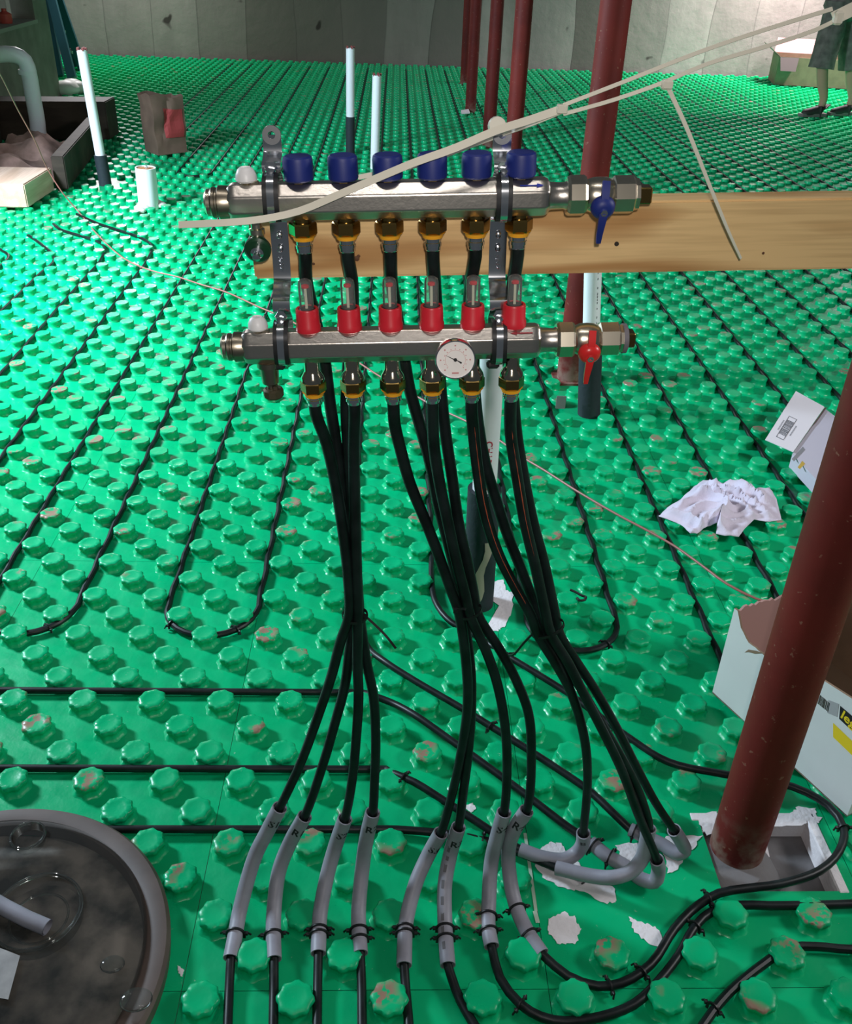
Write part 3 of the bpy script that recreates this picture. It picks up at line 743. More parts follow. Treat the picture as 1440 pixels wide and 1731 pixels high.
staple(pz(1205, 1704, .014), corner[2] - corner[1], R_T, 'black clip on the tube in the bottom right corner')
# loose clip dropped on the panel
jp = [pz(*q, .03) for q in [(964, 997), (975, 1002), (984, 1007), (990, 1009), (988, 1014), (980, 1015), (975, 1011)]]
tag(MB().tube(smooth_path(jp, .004), .0036, 6).build('loose_staple', NYLON_B), 'loose J-shaped black clip lying on the green panel left of the rag', 'tube clip')
js = [pz(*q, .006) for q in [(955, 1470), (958, 1477), (972, 1482), (988, 1491), (983, 1494)]]
tag(MB().tube(smooth_path(js, .004), .0018, 6).build('loose_staple', NYLON_B), 'thin black clip lying on the torn white foam below the elbows', 'tube clip')

def cable_tie_bundle(c, ax, rx, ry, tail, lab):
    c = Vector(c); ax = Vector(ax).normalized(); b = Vector((0, 1, 0)); b = (b - ax * b.dot(ax)).normalized(); a = ax.cross(b)
    lp = [c + a * (rx * math.cos(t)) + b * (ry * math.sin(t)) for t in [2 * PI * i / 28 for i in range(28)]]
    o = thing('cable_tie', lab, 'cable tie', tuple(c), group='black ties round the tube bundles')
    MB().sweep(lp, [(-.0008, -.0023), (.0008, -.0023), (.0008, .0023), (-.0008, .0023)], ref=lambda i: lp[i] - c, closed=True).build('tie_band', NYLON_B, o)
    MB().box(tail[0], (.007, .006, .006)).build('tie_head', NYLON_B, o)
    MB().sweep(smooth_path(tail, .01), [(-.0007, -.0018), (.0007, -.0018), (.0007, .0018), (-.0007, .0018)], ref=(0, -1, .4)).build('tie_tail', NYLON_B, o)
cable_tie_bundle(py(600, 1040, 1.108), (.0, 0, 1), .0190, .0195, [py(618, 1042, 1.10), py(640, 1062, 1.09), py(655, 1078, 1.08), py(669, 1096, 1.075)], 'black cable tie round the left tube bundle, tail pointing down right')
cable_tie_bundle(py(791, 1032, 1.108), (-.25, 0, 1), .0205, .0195, [py(770, 1032, 1.085), py(783, 1029, 1.078), py(787, 1030, 1.076)], 'black cable tie round the middle tube bundle')
cable_tie_bundle(py(925, 1062, 1.108), (-.45, 0, 1), .0265, .0195, [py(901, 1070, 1.10), py(885, 1087, 1.12), py(865, 1108, 1.15), py(852, 1106, 1.17)], 'black cable tie round the right tube bundle, tail pointing down left')

# ================================================================= manifolds
def mframe(M_, mb): return mb.xf(M_)
def oct_prof(hz, hy, c):
    return [(-hy + c, hz), (hy - c, hz), (hy, hz - c), (hy, -hz + c), (hy - c, -hz), (-hy + c, -hz), (-hy, -hz + c), (-hy, hz - c)]
def rounded(prof, r=.25):
    out = []; n = len(prof)
    for i in range(n):
        p, a, b = Vector(prof[i]), Vector(prof[i - 1]), Vector(prof[(i + 1) % n])
        for t in (r, r * .35): out.append(p.lerp(a, t))
        for t in (r * .35, r): out.append(p.lerp(b, t))
    return [tuple(q) for q in out]
def manifold(kind):
    up = kind == 'upper'; M_ = UP_M if up else LO_M
    lab = ('upper stainless manifold bar with six blue caps and a blue-handled valve' if up
           else 'lower stainless manifold bar with six red flow meters, round dial and red-handled valve')
    t = thing('heating_manifold', lab, 'manifold', tuple(M_.translation), (0, MAN_T, 0))
    def put(mb, name, m_, parent=t, sm=35): return mb.xf(M_).build(name, m_, parent, sm)
    # bar: chamfered rectangular tube with drawn-in ends
    pr = rounded(oct_prof(.0205, .0190, .0115), .12); sec = [(-.2066, .80), (-.2050, .90), (-.2010, .985), (-.196, 1), (.146, 1), (.1525, .985), (.1565, .90), (.158, .78)]
    bar = MB(); vs = []; m = len(pr)
    for x, s in sec: vs += [(x, y * s, z * s) for y, z in pr]
    fs = [(k * m + i, k * m + (i + 1) % m, (k + 1) * m + (i + 1) % m, (k + 1) * m + i) for k in range(len(sec) - 1) for i in range(m)]
    fs += [tuple(range(m)), tuple((len(sec) - 1) * m + i for i in range(m))]
    put(bar.add(vs, fs), 'bar', STEEL)
    put(MB().lathe([(.0165, 0), (.0150, .004), (.0145, .018), (.0165, .022), (.0170, .024)], (.157, 0, 0), (1, 0, 0), 28), 'neck', STEEL)
    # left end cap with grip ribs and brass plug
    cap_ = put(MB().lathe([(.0165, 0), (.0178, .002), (.0183, .016), (.0160, .0175), (.0160, .0195), (.0168, .0205), (.0168, .0235), (.0150, .0255)], (-.201, 0, 0), (-1, 0, 0), 48, 24, .012), 'end_cap', DKNICKEL)
    put(MB().lathe([(.0150, 0), (.0150, .005), (.0120, .0075)], (-.2255, 0, 0), (-1, 0, 0), 28), 'end_plug', NICKEL, cap_)
    # air vent
    xv = -.184 if up else -.186
    v = put(MB().lathe([(.009, .016), (.009, .020), (.006, .021), (.006, .024)], (xv, 0, 0), (0, 0, 1), 20).cyl((xv + .006, -.004, .021), (xv + .014, -.006, .023), .0022, 8), 'air_vent', NICKEL)
    put(MB().lathe([(.0105, .0225), (.0122, .0245), (.0116, .0300), (.0088, .0360), (.0058, .0382), (.0056, .0367), (.003, .0362)], (xv, 0, 0), (0, 0, 1), 24), 'vent_knob', WHITE_PL, v)
    # drain
    xd = -.178
    if up:
        d = put(MB().lathe([(.0065, -.019), (.0065, -.029), (.009, -.030), (.009, -.036), (.006, -.038)], (xd, -.002, 0), (0, 0, 1), 20).cyl((xd, .004, -.045), (xd, -.012, -.050), .0085, 18), 'drain_valve', NICKEL)
        put(MB().lathe([(.0145, 0), (.0155, .002), (.0155, .007), (.013, .009)], (xd, -.006, -.050), (0, -1, -.25), 24), 'drain_cap', mat('dark_green_cap', (.008, .045, .018), .3), d)
        put(MB().lathe([(.0075, 0), (.0075, .006), (.0045, .0075), (.0045, .016), (.002, .017)], (xd, -.014, -.052), (0, -1, -.25), 16), 'drain_stem', CHROME, d)
    else:
        d = put(MB().lathe([(.0150, -.019), (.0150, -.026), (.0120, -.027), (.0105, -.048), (.0095, -.049), (.005, -.0495), (.005, -.056)], (xd, 0, 0), (0, 0, 1), 22), 'drain_valve', DKNICKEL)
        put(MB().lathe([(.010, -.056), (.0125, -.058), (.0125, -.066), (.010, -.069)], (xd + .002, 0, 0), (0, 0, 1), 20, 10, .03).box((xd + .006, -.004, -.060), (.005, .008, .018)), 'drain_cap', mat('grimy_brass', (.10, .085, .05), .6, .6), d)
    # ports
    for i, x in enumerate(PORTS):
        if up:
            c = put(MB().lathe([(.0150, .0225), (.0168, .0245), (.0168, .0435), (.0160, .0475), (.0138, .0492)], (x, 0, 0), (0, 0, 1), 60, 30, .012), 'valve_cap', BLUE)
            put(MB().lathe([(.0090, .018), (.0090, .025)], (x, 0, 0), (0, 0, 1), 6), 'valve_stem', BRASS, c)
            nz = .003
            nut = MB().lathe([(.0105, -.019), (.0105, -.024)], (x, 0, 0), (0, 0, 1), 20).hexnut((x, 0, -.0310), (0, 0, 1), .0163, .015)
            n_ = put(nut, 'union_nut', BRONZE, t, 25)
            put(MB().lathe([(.0148, -.0385), (.0128, -.0400), (.0118, -.0440), (.0105, -.0445)], (x, 0, 0), (0, 0, 1), 24), 'orange_ring', ORANGE, n_)
            put(MB().lathe([(.0095, -.0440), (.0095, -.0490), (.0104, -.0495), (.0104, -.0535), (.0095, -.0540), (.0095, -.0580), (.0086, -.0590)], (x, 0, 0), (0, 0, 1), 20), 'press_sleeve', CHROME, n_)
        else:
            c = put(MB().lathe([(.0128, .018), (.0150, .020), (.0152, .026), (.0142, .028), (.0138, .046), (.0132, .0475), (.0105, .0475), (.0105, .043)], (x, 0, 0), (0, 0, 1), 60, 30, .010), 'flow_meter', REDP)
            put(MB().lathe([(.0104, .0440), (.0104, .0460), (.0085, .0475)], (x, 0, 0), (0, 0, 1), 24), 'meter_seat', BLACK_RUB, c)
            put(MB().lathe([(.0086, .0465), (.0086, .0760), (.0078, .0805), (.0045, .0830), (.0010, .0835)], (x, 0, 0), (0, 0, 1), 24, cap=False), 'sight_glass', GLASS, c)
            put(MB().box((x, -.001, .0600), (.0030, .0012, .027)), 'scale_stick', mat('cream_scale', (.62, .58, .45), .6), c)
            put(MB().lathe([(.0046, .0730), (.0046, .0755), (.0030, .0765)], (x, 0, 0), (0, 0, 1), 16), 'flow_float', REDP, c)
            cup = put(MB().lathe([(.0095, -.019), (.0095, -.032), (.0105, -.035), (.0140, -.041), (.0150, -.045), (.0150, -.047)], (x, 0, 0), (0, 0, 1), 28), 'port_cup', mat('polished_dark_chrome', (.55, .50, .40), .12, 1.0))
            n_ = put(MB().hexnut((x, 0, -.0540), (0, 0, 1), .0163, .015), 'union_nut', BRONZE, t, 25)
            put(MB().lathe([(.0148, -.0615), (.0128, -.0630), (.0118, -.0675), (.0105, -.0680)], (x, 0, 0), (0, 0, 1), 24), 'orange_ring', ORANGE, n_)
            put(MB().lathe([(.0095, -.0670), (.0095, -.0710), (.0106, -.0715), (.0106, -.0755), (.0095, -.0760), (.0088, -.0800)], (x, 0, 0), (0, 0, 1), 20), 'press_sleeve', CHROME, n_)
    putv = lambda mb, name, m_, parent=t, sm=35: mb.xf(M_ @ Matrix.Translation((-.006, 0, 0))).build(name, m_, parent, sm)
    # ball valve
    vb = MB().lathe([(.0150, .205), (.0175, .208), (.0195, .214), (.0200, .222), (.0195, .230), (.0170, .236)], (0, 0, 0), (1, 0, 0), 32)
    vb.cyl((.2215, -.010, -.003), (.2215, -.026, -.006), .0085, 18)
    V = putv(vb, 'ball_valve', NICKEL)
    putv(MB().lathe([(.0205, .184), (.0228, .187), (.0228, .203), (.0205, .206)], (0, 0, 0), (1, 0, 0), 8), 'valve_nut', NICKEL, V, 20)
    putv(MB().lathe([(.0185, .2355), (.0215, .238), (.0215, .259), (.0180, .262), (.0180, .266)], (0, 0, 0), (1, 0, 0), 8), 'hex_end', NICKEL, V, 20)
    if not up:
        putv(MB().lathe([(.0183, .2655), (.0183, .2705), (.0150, .272)], (0, 0, 0), (1, 0, 0), 24), 'seal_ring', mat('grey_thread_sealant', (.16, .15, .17), .6), V)
    putv(MB().box((.273, 0, 0), (.016, .0185, .0185), bev=.0015), 'square_plug', BRONZE, V)
    hm = BLUE if up else mat('red_handle_paint', (.62, .02, .02), .3)
    ht, hb = (.0045, -.045) if False else (.024, -.046)
    hb_ = MB().lathe([(.0130, 0), (.0140, .003), (.0125, .008), (.0085, .0115), (.0045, .0125)], (.2215, -.024, -.006), (0, -1, -.30), 28)
    hp = [(.2215, -.033, .000), (.2225, -.032, .010), (.2235, -.026, .021)]
    hb_.sweep(hp, [(-.0022, -.0042), (.0022, -.0042), (.0022, .0042), (-.0022, .0042)], ref=(0, -1, 0))
    hp = [(.2215, -.034, -.012), (.2205, -.034, -.022), (.2200, -.029, -.036), (.2200, -.026, -.047)]
    hb_.sweep(hp, lambda i, f: [(-.0022, -.0050 + .0008 * i), (.0022, -.0050 + .0008 * i), (.0022, .0050 - .0008 * i), (-.0022, .0050 - .0008 * i)], ref=(0, -1, 0))
    putv(hb_, 'valve_handle', hm, V)['label'] = ('blue' if up else 'red') + ' butterfly handle'
    putv(MB().lathe([(.0042, 0), (.0042, .0025), (.0022, .0025), (.0022, .0010)], (.2217, -.0355, -.0105), (0, -1, -.30), 6), 'handle_screw', CHROME, V, 0)
    # direction arrow on the chamfer
    dirn = Vector((0, -.707, .707)); c0 = Vector((.137 if up else .133, -.01325, .01475)) + dirn * .0009; sx = 1 if up else -1
    e1 = Vector((sx, 0, 0)); e2 = Vector((0, .707, .707))
    q = lambda a, b: c0 + e1 * a + e2 * b
    put(MB().add([q(-.014, -.0007), q(.006, -.0007), q(.006, .0007), q(-.014, .0007), q(.005, -.0026), q(.013, 0), q(.005, .0026)], [(0, 1, 2, 3), (4, 5, 6)]), 'flow_arrow', mat('blue_arrow_ink', (.02, .04, .40), .5) if up else mat('red_arrow_ink', (.30, .02, .03), .5), t, 0)
    if not up:
        gx, gc = .0515, Vector((.0515, -.046, -.0035)); gn = Vector((.0, -1, .08)).normalized()
        g = put(MB().lathe([(.0080, -.028), (.0080, -.018), (.0215, -.0165), (.0240, -.013), (.0245, .0), (.0238, .0022), (.0225, .0022), (.0222, .0004)], gc, gn, 48), 'temperature_gauge', CHROME)
        put(MB().lathe([(.0224, .0002), (.0224, .0012)], gc, gn, 48), 'dial_face', DIALW, g)
        ex = Vector((1, 0, 0)); ey = gn.cross(ex) * -1
        if ey.z < 0: ey = -ey
        P_ = lambda a, r, h=.0017: gc + gn * h + ex * (r * math.cos(a)) + ey * (r * math.sin(a))
        tk = MB()
        for k in range(13):
            a = math.radians(225 - 270 * k / 12); da = .035
            tk.add([P_(a - da, .0130), P_(a + da, .0130), P_(a + da, .0142), P_(a - da, .0142)], [(0, 1, 2, 3)])
            if k % 2 == 0: tk.add([P_(a - .05, .0168), P_(a + .05, .0168), P_(a + .05, .0185), P_(a - .05, .0185)], [(0, 1, 2, 3)])
        arc = [math.radians(225 - 270 * k / 40) for k in range(41)]
        vs = [P_(a, .0119) for a in arc] + [P_(a, .0122) for a in arc]
        tk.add(vs, [(i, i + 1, 42 + i, 41 + i) for i in range(40)])
        tk.add([P_(math.radians(-105), .016), P_(math.radians(-75), .016), P_(math.radians(-77), .0178), P_(math.radians(-103), .0178)], [(0, 1, 2, 3)])
        put(tk, 'dial_markings', PINKINK, g, 0)
        a0 = math.radians(152); nd = MB().add([P_(a0, .0150, .0024), P_(a0 + PI / 2, .0007, .0024), P_(a0 - PI / 2, .0007, .0024)], [(0, 1, 2)])
        nd.add([P_(a0 + PI - .14, .0085, .0024), P_(a0 + PI + .14, .0085, .0024), P_(a0 + PI / 2, .0008, .0024), P_(a0 - PI / 2, .0008, .0024)], [(0, 1, 2, 3)])
        nd.lathe([(.0022, .0012), (.0018, .0032)], gc, gn, 14)
        put(nd, 'dial_needle', INK, g, 0)
    return t
manifold('upper'); manifold('lower')

# brackets holding both bars
def bracket(x, tilt, lab):
    Mb = Matrix.Translation(UP_C) @ Euler((0, tilt, 0)).to_matrix().to_4x4() @ Matrix.Translation((x, 0, 0))
    t = thing('mounting_bracket', lab, 'bracket', tuple(Mb.translation), (0, tilt, 0), 'zinc brackets clamping the manifolds')
    W = .0105; dz = -(UP_C.z - LO_C.z); yo = LO_C.y - UP_C.y
    def strip(prof, wd, th, name, m_, par=t, dx=0):
        mb = MB(); pts = [Vector((dx, y, z)) for y, z in prof]
        mb.sweep(smooth_path(pts, .004), [(-th / 2, -wd), (th / 2, -wd), (th / 2, wd), (-th / 2, wd)], ref=(0, -1, .001))
        return mb.xf(Mb).build(name, m_, par)
    # back strip with joggles: tab, offset, run behind both bars
    strip([(.030, .062), (.030, .044), (.023, .040), (.013, .0365), (.006, .0335), (.006, .028), (.014, .0245), (.0235, .018), (.025, 0), (.025, -.020), (.030, -.028), (.0345, -.036), (.0345, -.106), (.026, -.112), (.016, -.118), (.006, -.124), (.005, dz + .036), (.014, dz + .029), (.0235, dz + .020), (.0235, dz), (.020, dz - .022)], W, .0022, 'back_strip', CHROME)
    # eye of the tab
    tabm = MB(); n = 24; vs = []
    for r in (W, .0042):
        for j in range(n):
            a = 2 * PI * j / n; vs.append(Vector((r * math.cos(a), .0289, .062 + r * math.sin(a))))
    vs += [v + Vector((0, .0022, 0)) for v in vs]
    fs = []
    for j in range(n):
        j2 = (j + 1) % n; fs += [(j, j2, n + j2, n + j), (2 * n + j, 3 * n + j, 3 * n + j2, 2 * n + j2), (j, 2 * n + j, 2 * n + j2, j2), (n + j, n + j2, 3 * n + j2, 3 * n + j)]
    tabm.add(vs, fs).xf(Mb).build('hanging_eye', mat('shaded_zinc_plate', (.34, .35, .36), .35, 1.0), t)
    for zc, yc, n_ in ((0, 0, 'u'), (dz, yo, 'l')):
        f = [(.006 + yc, .0275 + zc), (-.003 + yc, .0270 + zc), (-.0135 + yc, .0235 + zc), (-.0208 + yc, .0150 + zc), (-.0222 + yc, .005 + zc), (-.0222 + yc, -.010 + zc), (-.0165 + yc, -.0215 + zc), (-.008 + yc, -.0245 + zc), (.012 + yc, -.0245 + zc), (.020 + yc, -.022 + zc)]
        s_ = strip(f, .0040, .0030, 'clamp_strap', CHROME)
        f2 = [(y * .96 + yc * .04, zc + (z - zc) * .96) for y, z in f]
        strip(f2, .0090, .0024, 'rubber_liner', BLACK_RUB, s_)
        MB().lathe([(.0058, 0), (.0062, .002), (.0050, .0055), (.0020, .0065)], (0, -.001 + yc, .0290 + zc), (0, -.80, .6), 16).xf(Mb).build('clamp_screw', CHROME, t)
        MB().hexnut((0, .003 + yc, .0320 + zc), (0, -.8, .6), .0075, .004).xf(Mb).build('clamp_nut', CHROME, t)
    MB().box((-.006, -.004 + yo, dz - .0285), (.016, .014, .008), bev=.003).xf(Mb).build('strap_end', BLACK_RUB, t)
    for z in (-.052, -.068):
        MB().lathe([(.0038, 0), (.0038, .0015), (.0022, .0024)], (0, .0334, z), (0, -1, 0), 14).xf(Mb).build('rivet', CHROME, t)
    em = MB(); rr = random.Random(int(x * 1000))
    for k in range(4): em.tube([Vector((-.003 + .0005 * k, .0333, -.078 - .0045 * k)), Vector((.002, .0330, -.0795 - .0045 * k)), Vector((.0005, .0333, -.0815 - .0045 * k))], .0006, 5)
    em.xf(Mb).build('embossing', CHROME, t)
bracket(-.1565, math.radians(-1.2), 'left zinc bracket clamping both manifold bars, with an empty eye on top')
bracket(.1055, math.radians(-2.2), 'right zinc bracket clamping both manifold bars, with white cable tie through its eye')

# ================================================================= the board and zip ties
bd = thing('pine_board', 'pale pine board held horizontally behind the upper manifold', 'board', (.24, 1.150, 1.16), (0, math.radians(-2.35), 0))
Mb = WM[bd.name]
yb0, yb1 = 1.132, 1.170
A, B, Cc, D = py(418, 350, yb0), py(431, 472, yb0), py(1440, 455, yb0), py(1440, 338, yb0)
ext = (.6435 - Cc.x) / (Cc.x - B.x)
B2, T2 = Cc + (Cc - B) * ext, D + (Cc - B) * ext
hgt = (D - Cc).length
poly = [B, B2, B2 + Vector((-.004, 0, hgt)), B + Vector((-.0045, 0, hgt))]
brd = MB(); n = 40
for side in (0, 1):
    pass
brd.prism(poly, (0, yb1 - yb0, 0))
bo = brd.build('plank', PINE, bd, 0)
import bmesh as _bm
_b = _bm.new(); _b.from_mesh(bo.data); _bm.ops.bevel(_b, geom=_b.edges[:], offset=.0025, segments=2, affect='EDGES'); _b.to_mesh(bo.data); _b.free()
kn = MB().lathe([(.0028, 0), (.0028, .001)], py(1042, 412, yb0) + Vector((0, -.0003, 0)), (0, -1, 0), 14); kn.build('nail_hole', mat('dark_nail_hole', (.03, .022, .015), .8), bd)
kk = MB()
for u, v, r in ((603, 437, .0035), (606, 433, .0022), (530, 446, .0018), (1290, 428, .0018)):
    kk.lathe([(r, 0), (r * .6, .0006)], py(u, v, yb0) + Vector((0, -.0001, 0)), (0, -1, 0), 10)
kk.build('wood_knots', mat('dark_brown_knot', (.12, .05, .02), .7), bd)

def ribbon(pts, w0, w1, th=.0014, ref=(0, -1, .45)):
    P = smooth_path(pts, .012)
    return MB().sweep(P, lambda i, f: [(-th / 2, -(w0 + (w1 - w0) * f) / 2), (th / 2, -(w0 + (w1 - w0) * f) / 2), (th / 2, (w0 + (w1 - w0) * f) / 2), (-th / 2, (w0 + (w1 - w0) * f) / 2)], ref=ref)
zt = thing('cable_tie', 'long white cable tie lying across the front of the upper manifold', 'cable tie', tuple(py(640, 300, 1.06)), group='chained white cable ties')
ribbon([py(302, 380, 1.045), py(370, 377, 1.045), (py(440, 371, 1.050)), py(505, 357, 1.056), py(570, 330, 1.058), py(640, 300, 1.060), py(700, 275, 1.060), py(770, 250, 1.062), py(838, 221, 1.066), py(895, 203, 1.068), py(950, 184, 1.068)], .0075, .0085).build('tie_strap', NYLON_W, zt)
ribbon([py(953, 186, 1.070), py(900, 208, 1.085), py(850, 226, 1.122), py(800, 244, 1.126), py(700, 280, 1.126), py(605, 300, 1.120)], .0060, .0055).build('tie_strap', NYLON_W, zt)
MB().box(py(950, 184, 1.066), (.011, .009, .009), bev=.001).build('tie_head', NYLON_W, zt)
MB().lathe([(.0095, -.006), (.0105, 0), (.009, .006)], py(840, 213, 1.108), (0, -1, .3), 16).build('tie_knot', NYLON_W, zt)
z2 = thing('cable_tie', 'thin white cable tie looped up right, its loose tail hanging over the board', 'cable tie', tuple(py(1125, 142, 1.06)), group='chained white cable ties')
ribbon([py(952, 178, 1.066), py(1050, 140, 1.064), py(1193, 84, 1.066), py(1300, 48, 1.070), py(1407, 15, 1.072)], .0040, .0040).build('tie_strap', NYLON_W, z2)
ribbon([py(952, 193, 1.066), py(1040, 168, 1.064), py(1122, 139, 1.060), py(1193, 109, 1.062), py(1293, 79, 1.066), py(1380, 50, 1.070), py(1417, 32, 1.072)], .0040, .0040).build('tie_strap', NYLON_W, z2)
MB().box(py(1127, 143, 1.060), (.012, .009, .010), bev=.002).build('tie_head', NYLON_W, z2)
ribbon([py(1130, 150, 1.058), py(1160, 215, 1.060), py(1200, 315, 1.070), py(1235, 400, 1.085), py(1252, 437, 1.10)], .0045, .0030).build('tie_tail', NYLON_W, z2)
z3 = thing('cable_tie', 'wide white cable tie cut by the top right corner', 'cable tie', tuple(py(1415, 28, 1.07)), group='chained white cable ties')
ribbon([py(1408, 32, 1.070), py(1440, 16, 1.070), py(1560, -40, 1.075), py(1690, -100, 1.132)], .013, .013).build('tie_strap', NYLON_W, z3)
MB().box(py(1416, 30, 1.069), (.009, .010, .013), bev=.002).build('tie_head', NYLON_W, z3)

# ================================================================= red steel columns
def column(x, y, r, lab, z0=0.0, lean=0.0, leany=0.0):
    t = thing('steel_column', lab, 'column', (x, y, z0), group='red steel posts down the room')
    MB().lathe([(r, 0), (r, 2.65)], (x, y, z0), (lean, leany, 1), 40).build('post', RED_PAINT, t)
    MB().box((x, y, z0 + .004), (r * 2.6, r * 2.6, .008)).build('base_plate', RED_PAINT, t)
    return t
fc = column(.694, 1.19, .0515, 'foreground red steel column at right with dusty foot', -.05)
column(.709, 3.42, .051, 'red steel column behind the board, next behind the foreground one')
column(.735, 6.1, .051, 'red steel column seen right of the last blue cap, third from the camera')
column(.758, 7.98, .051, 'red steel column fourth from the camera, behind the right bracket')
column(.719, 9.6, .051, 'slim red steel column second from the far end, white scrap at its foot')
column(.773, 11.42, .051, 'farthest red steel column, nearest the back wall')
# rough mortar at the foot of the front column
mo = MB(); rr = random.Random(5)
ring = []
for h, r in ((-.05, .098), (-.034, .092), (-.018, .078), (-.004, .055)):
    ring.append([Vector((.685 + r * (1 + .18 * noise.noise(Vector((math.cos(a) * 1.5, math.sin(a) * 1.5, h * 40)))) * math.cos(a), 1.165 + r * .95 * (1 + .18 * noise.noise(Vector((math.cos(a) * 1.5, math.sin(a) * 1.5, h * 40 + 3)))) * math.sin(a), h)) for a in [2 * PI * j / 28 for j in range(28)]])
vs = [p for r_ in ring for p in r_]
fs = [(k * 28 + j, k * 28 + (j + 1) % 28, (k + 1) * 28 + (j + 1) % 28, (k + 1) * 28 + j) for k in range(3) for j in range(28)]
MB().add(vs, fs + [tuple(84 + j for j in range(28))]).build('mortar_collar', MORTAR, fc)
sv = [pz(u, v, -.047) for u, v in [(1296, 1432), (1300, 1450), (1290, 1468), (1280, 1480), (1276, 1492), (1274, 1480), (1282, 1462), (1290, 1448)]]
tag(MB().prism(sv, (0, 0, .004)).build('foam_sliver', FOAM), 'thin white foam sliver lying in the grey cut-out beside the column foot', 'scrap')
sc = [pz(u, v, .027) for u, v in [(779, 188), (792, 186), (794, 192), (780, 193)]]
tag(MB().prism(sc, (0, 0, .01)).build('foam_scrap', FOAM), 'tiny white scrap at the foot of a far red column', 'scrap')

# ================================================================= white pipes standing in the floor
def stand_pipe(base, top_px, r, lab, sleeve=None, rs=0, group='white pipe stubs rising from the floor', rim=True):
    b = Vector((base[0], base[1], 0)); t = thing('pipe_stub', lab, 'pipe', tuple(b), group=group)
    tp = py(top_px[0], top_px[1], base[1]); ax = (tp - b).normalized(); h = (tp - b).length
    MB().lathe([(r, 0), (r, h), (r * .84, h), (r * .84, h - .05)], b, ax, 28, cap=False).build('pipe', PVC, t)
    if sleeve:
        sl = py(sleeve[0], sleeve[1], base[1]); hs = (sl - b).dot(ax)
        MB().lathe([(rs, -.01), (rs, hs), (r + .0005, hs), (r + .0005, hs - .03)], b, ax, 28, cap=False).build('foam_sleeve', SLEEVE, t)
    if rim:
        mb = MB()
        for k in range(5):
            a = k * 1.3; mb.box(b + ax * (h + .004) + Vector((r * .85 * math.cos(a), r * .85 * math.sin(a), 0)), (.012, .012, .018))
        mb.build('torn_red_cap', mat('dull_red_cap', (.22, .04, .035), .6), t)
    return t, b, ax, h
stand_pipe((-1.89, 6.37), (138, 84), .031, 'tall white pipe with black sleeved foot at upper left', (174, 262), .040)
stand_pipe((-.339, 7.516), (592, 81), .031, 'white pipe with black sleeve standing behind the second blue cap', (592, 197), .034)
stand_pipe((-.1445, 7.074), (637, 127), .031, 'white pipe with no visible sleeve standing behind the third blue cap')
t, b, ax, h = stand_pipe((.7324, 3.105), (1003, 430), .030, 'white pipe in black sleeve behind the red-handled valve', (985, 598), .041, rim=False)
mb = MB(); rr = random.Random(3)
for k in range(34):
    if rr.random() < .8:
        z = .26 + k * .0105; cA = b + ax * z; a = 2 * math.radians(-32)
        for q in range(2): mb.box(cA + Vector((.0305 * math.sin(.45), -.0305 * math.cos(.45), 0)), (.0022, .0006, rr.uniform(.004, .009)), Euler((0, 0, .45)).to_matrix())
mb.build('print_line', GREY_INK, t, 0)
tp_ = pz(948, 680, .06)
MB().box(tp_, (.035, .003, .05)).build('tape_tab', mat('grey_tape', (.22, .22, .23), .6), t)
t, b, ax, h = stand_pipe((.2365, 1.96), (832, 600), .0295, 'white pipe with red CHARLOTTE lettering in a black sleeve, behind the right bundle', (814, 825), .041, rim=False)
txt = MB(); cz = py(828, 778, 1.96); ctr = b + ax * (cz - b).dot(ax)
text_on_cyl(txt, 'CHARLOTTE', .0235, ctr, ax, Vector((.05, -1, 0)), .0299, along=True)
txt.build('pipe_lettering', mat('red_pipe_ink', (.50, .035, .07), .6), t, 0)
tape = MB()
for i in range(9):
    f = i / 8; z = .02 + f * .20; th = math.radians(-25 + 50 * f + 6 * math.sin(f * 9)); wdt = .30 + .10 * math.sin(f * 7)
    c_ = b + ax * z
    for q in range(7):
        tq = th - wdt + 2 * wdt * q / 6; tape.v.append(c_ + Vector((.0425 * math.sin(tq), -.0425 * math.cos(tq), 0)))
        if i and q: tape.f.append(((i - 1) * 7 + q - 1, (i - 1) * 7 + q, i * 7 + q, i * 7 + q - 1))
tape.build('torn_tape', mat('beige_torn_paper', (.36, .33, .25), .8), t, 0)
# short capped stub
t = thing('pipe_stub', 'short thick white pipe stub with an orange plug and bolt', 'pipe', (-1.486, 5.825, 0), group='white pipe stubs rising from the floor')
MB().lathe([(.060, 0), (.060, .238), (.053, .238), (.053, .225)], (-1.486, 5.825, 0), (0.03, 0, 1), 32, cap=False).build('pipe', PVC, t)
MB().lathe([(.0535, .222), (.0535, .232)], (-1.486, 5.825, 0), (.03, 0, 1), 28).build('plug', mat('orange_brown_plug', (.50, .22, .08), .7), t)
MB().lathe([(.012, .232), (.012, .242), (.006, .243), (.006, .258)], (-1.478, 5.825, 0), (.03, 0, 1), 12).build('bolt', CHROME, t)
fo = MB()
for u, v, s in ((240, 352, .05), (246, 345, .05), (262, 343, .045), (270, 346, .04), (237, 356, .035)):
    p = pz(u, v, .018); fo.ball(p, s, 10, (1, 1, .5))
fo.build('foam_sealant', mat('cream_sealant_foam', (.72, .70, .62), .9, bump=1, bscale=40), t)
# white elbow pipe by the timber
pth = smooth_path([py(-30, 96, 7.0), py(0, 92, 7.0), py(25, 93, 7.0), py(42, 103, 7.0), py(49, 125, 7.0), py(55, 160, 7.0), py(63, 205, 7.0), py(66, 245, 7.0)], .04)
el = thing('drain_pipe', 'white drain pipe with an elbow rising behind the timber block at left', 'pipe', tuple(pth[-1]))
MB().tube(pth, .052, 20).build('pipe', PVC, el)
for u, v, u2, v2 in ((46, 118, 47, 126), (63, 222, 66, 236)):
    MB().cyl(py(u, v, 7.0), py(u2, v2, 7.0), .059, 24).build('coupling', PVC, el)

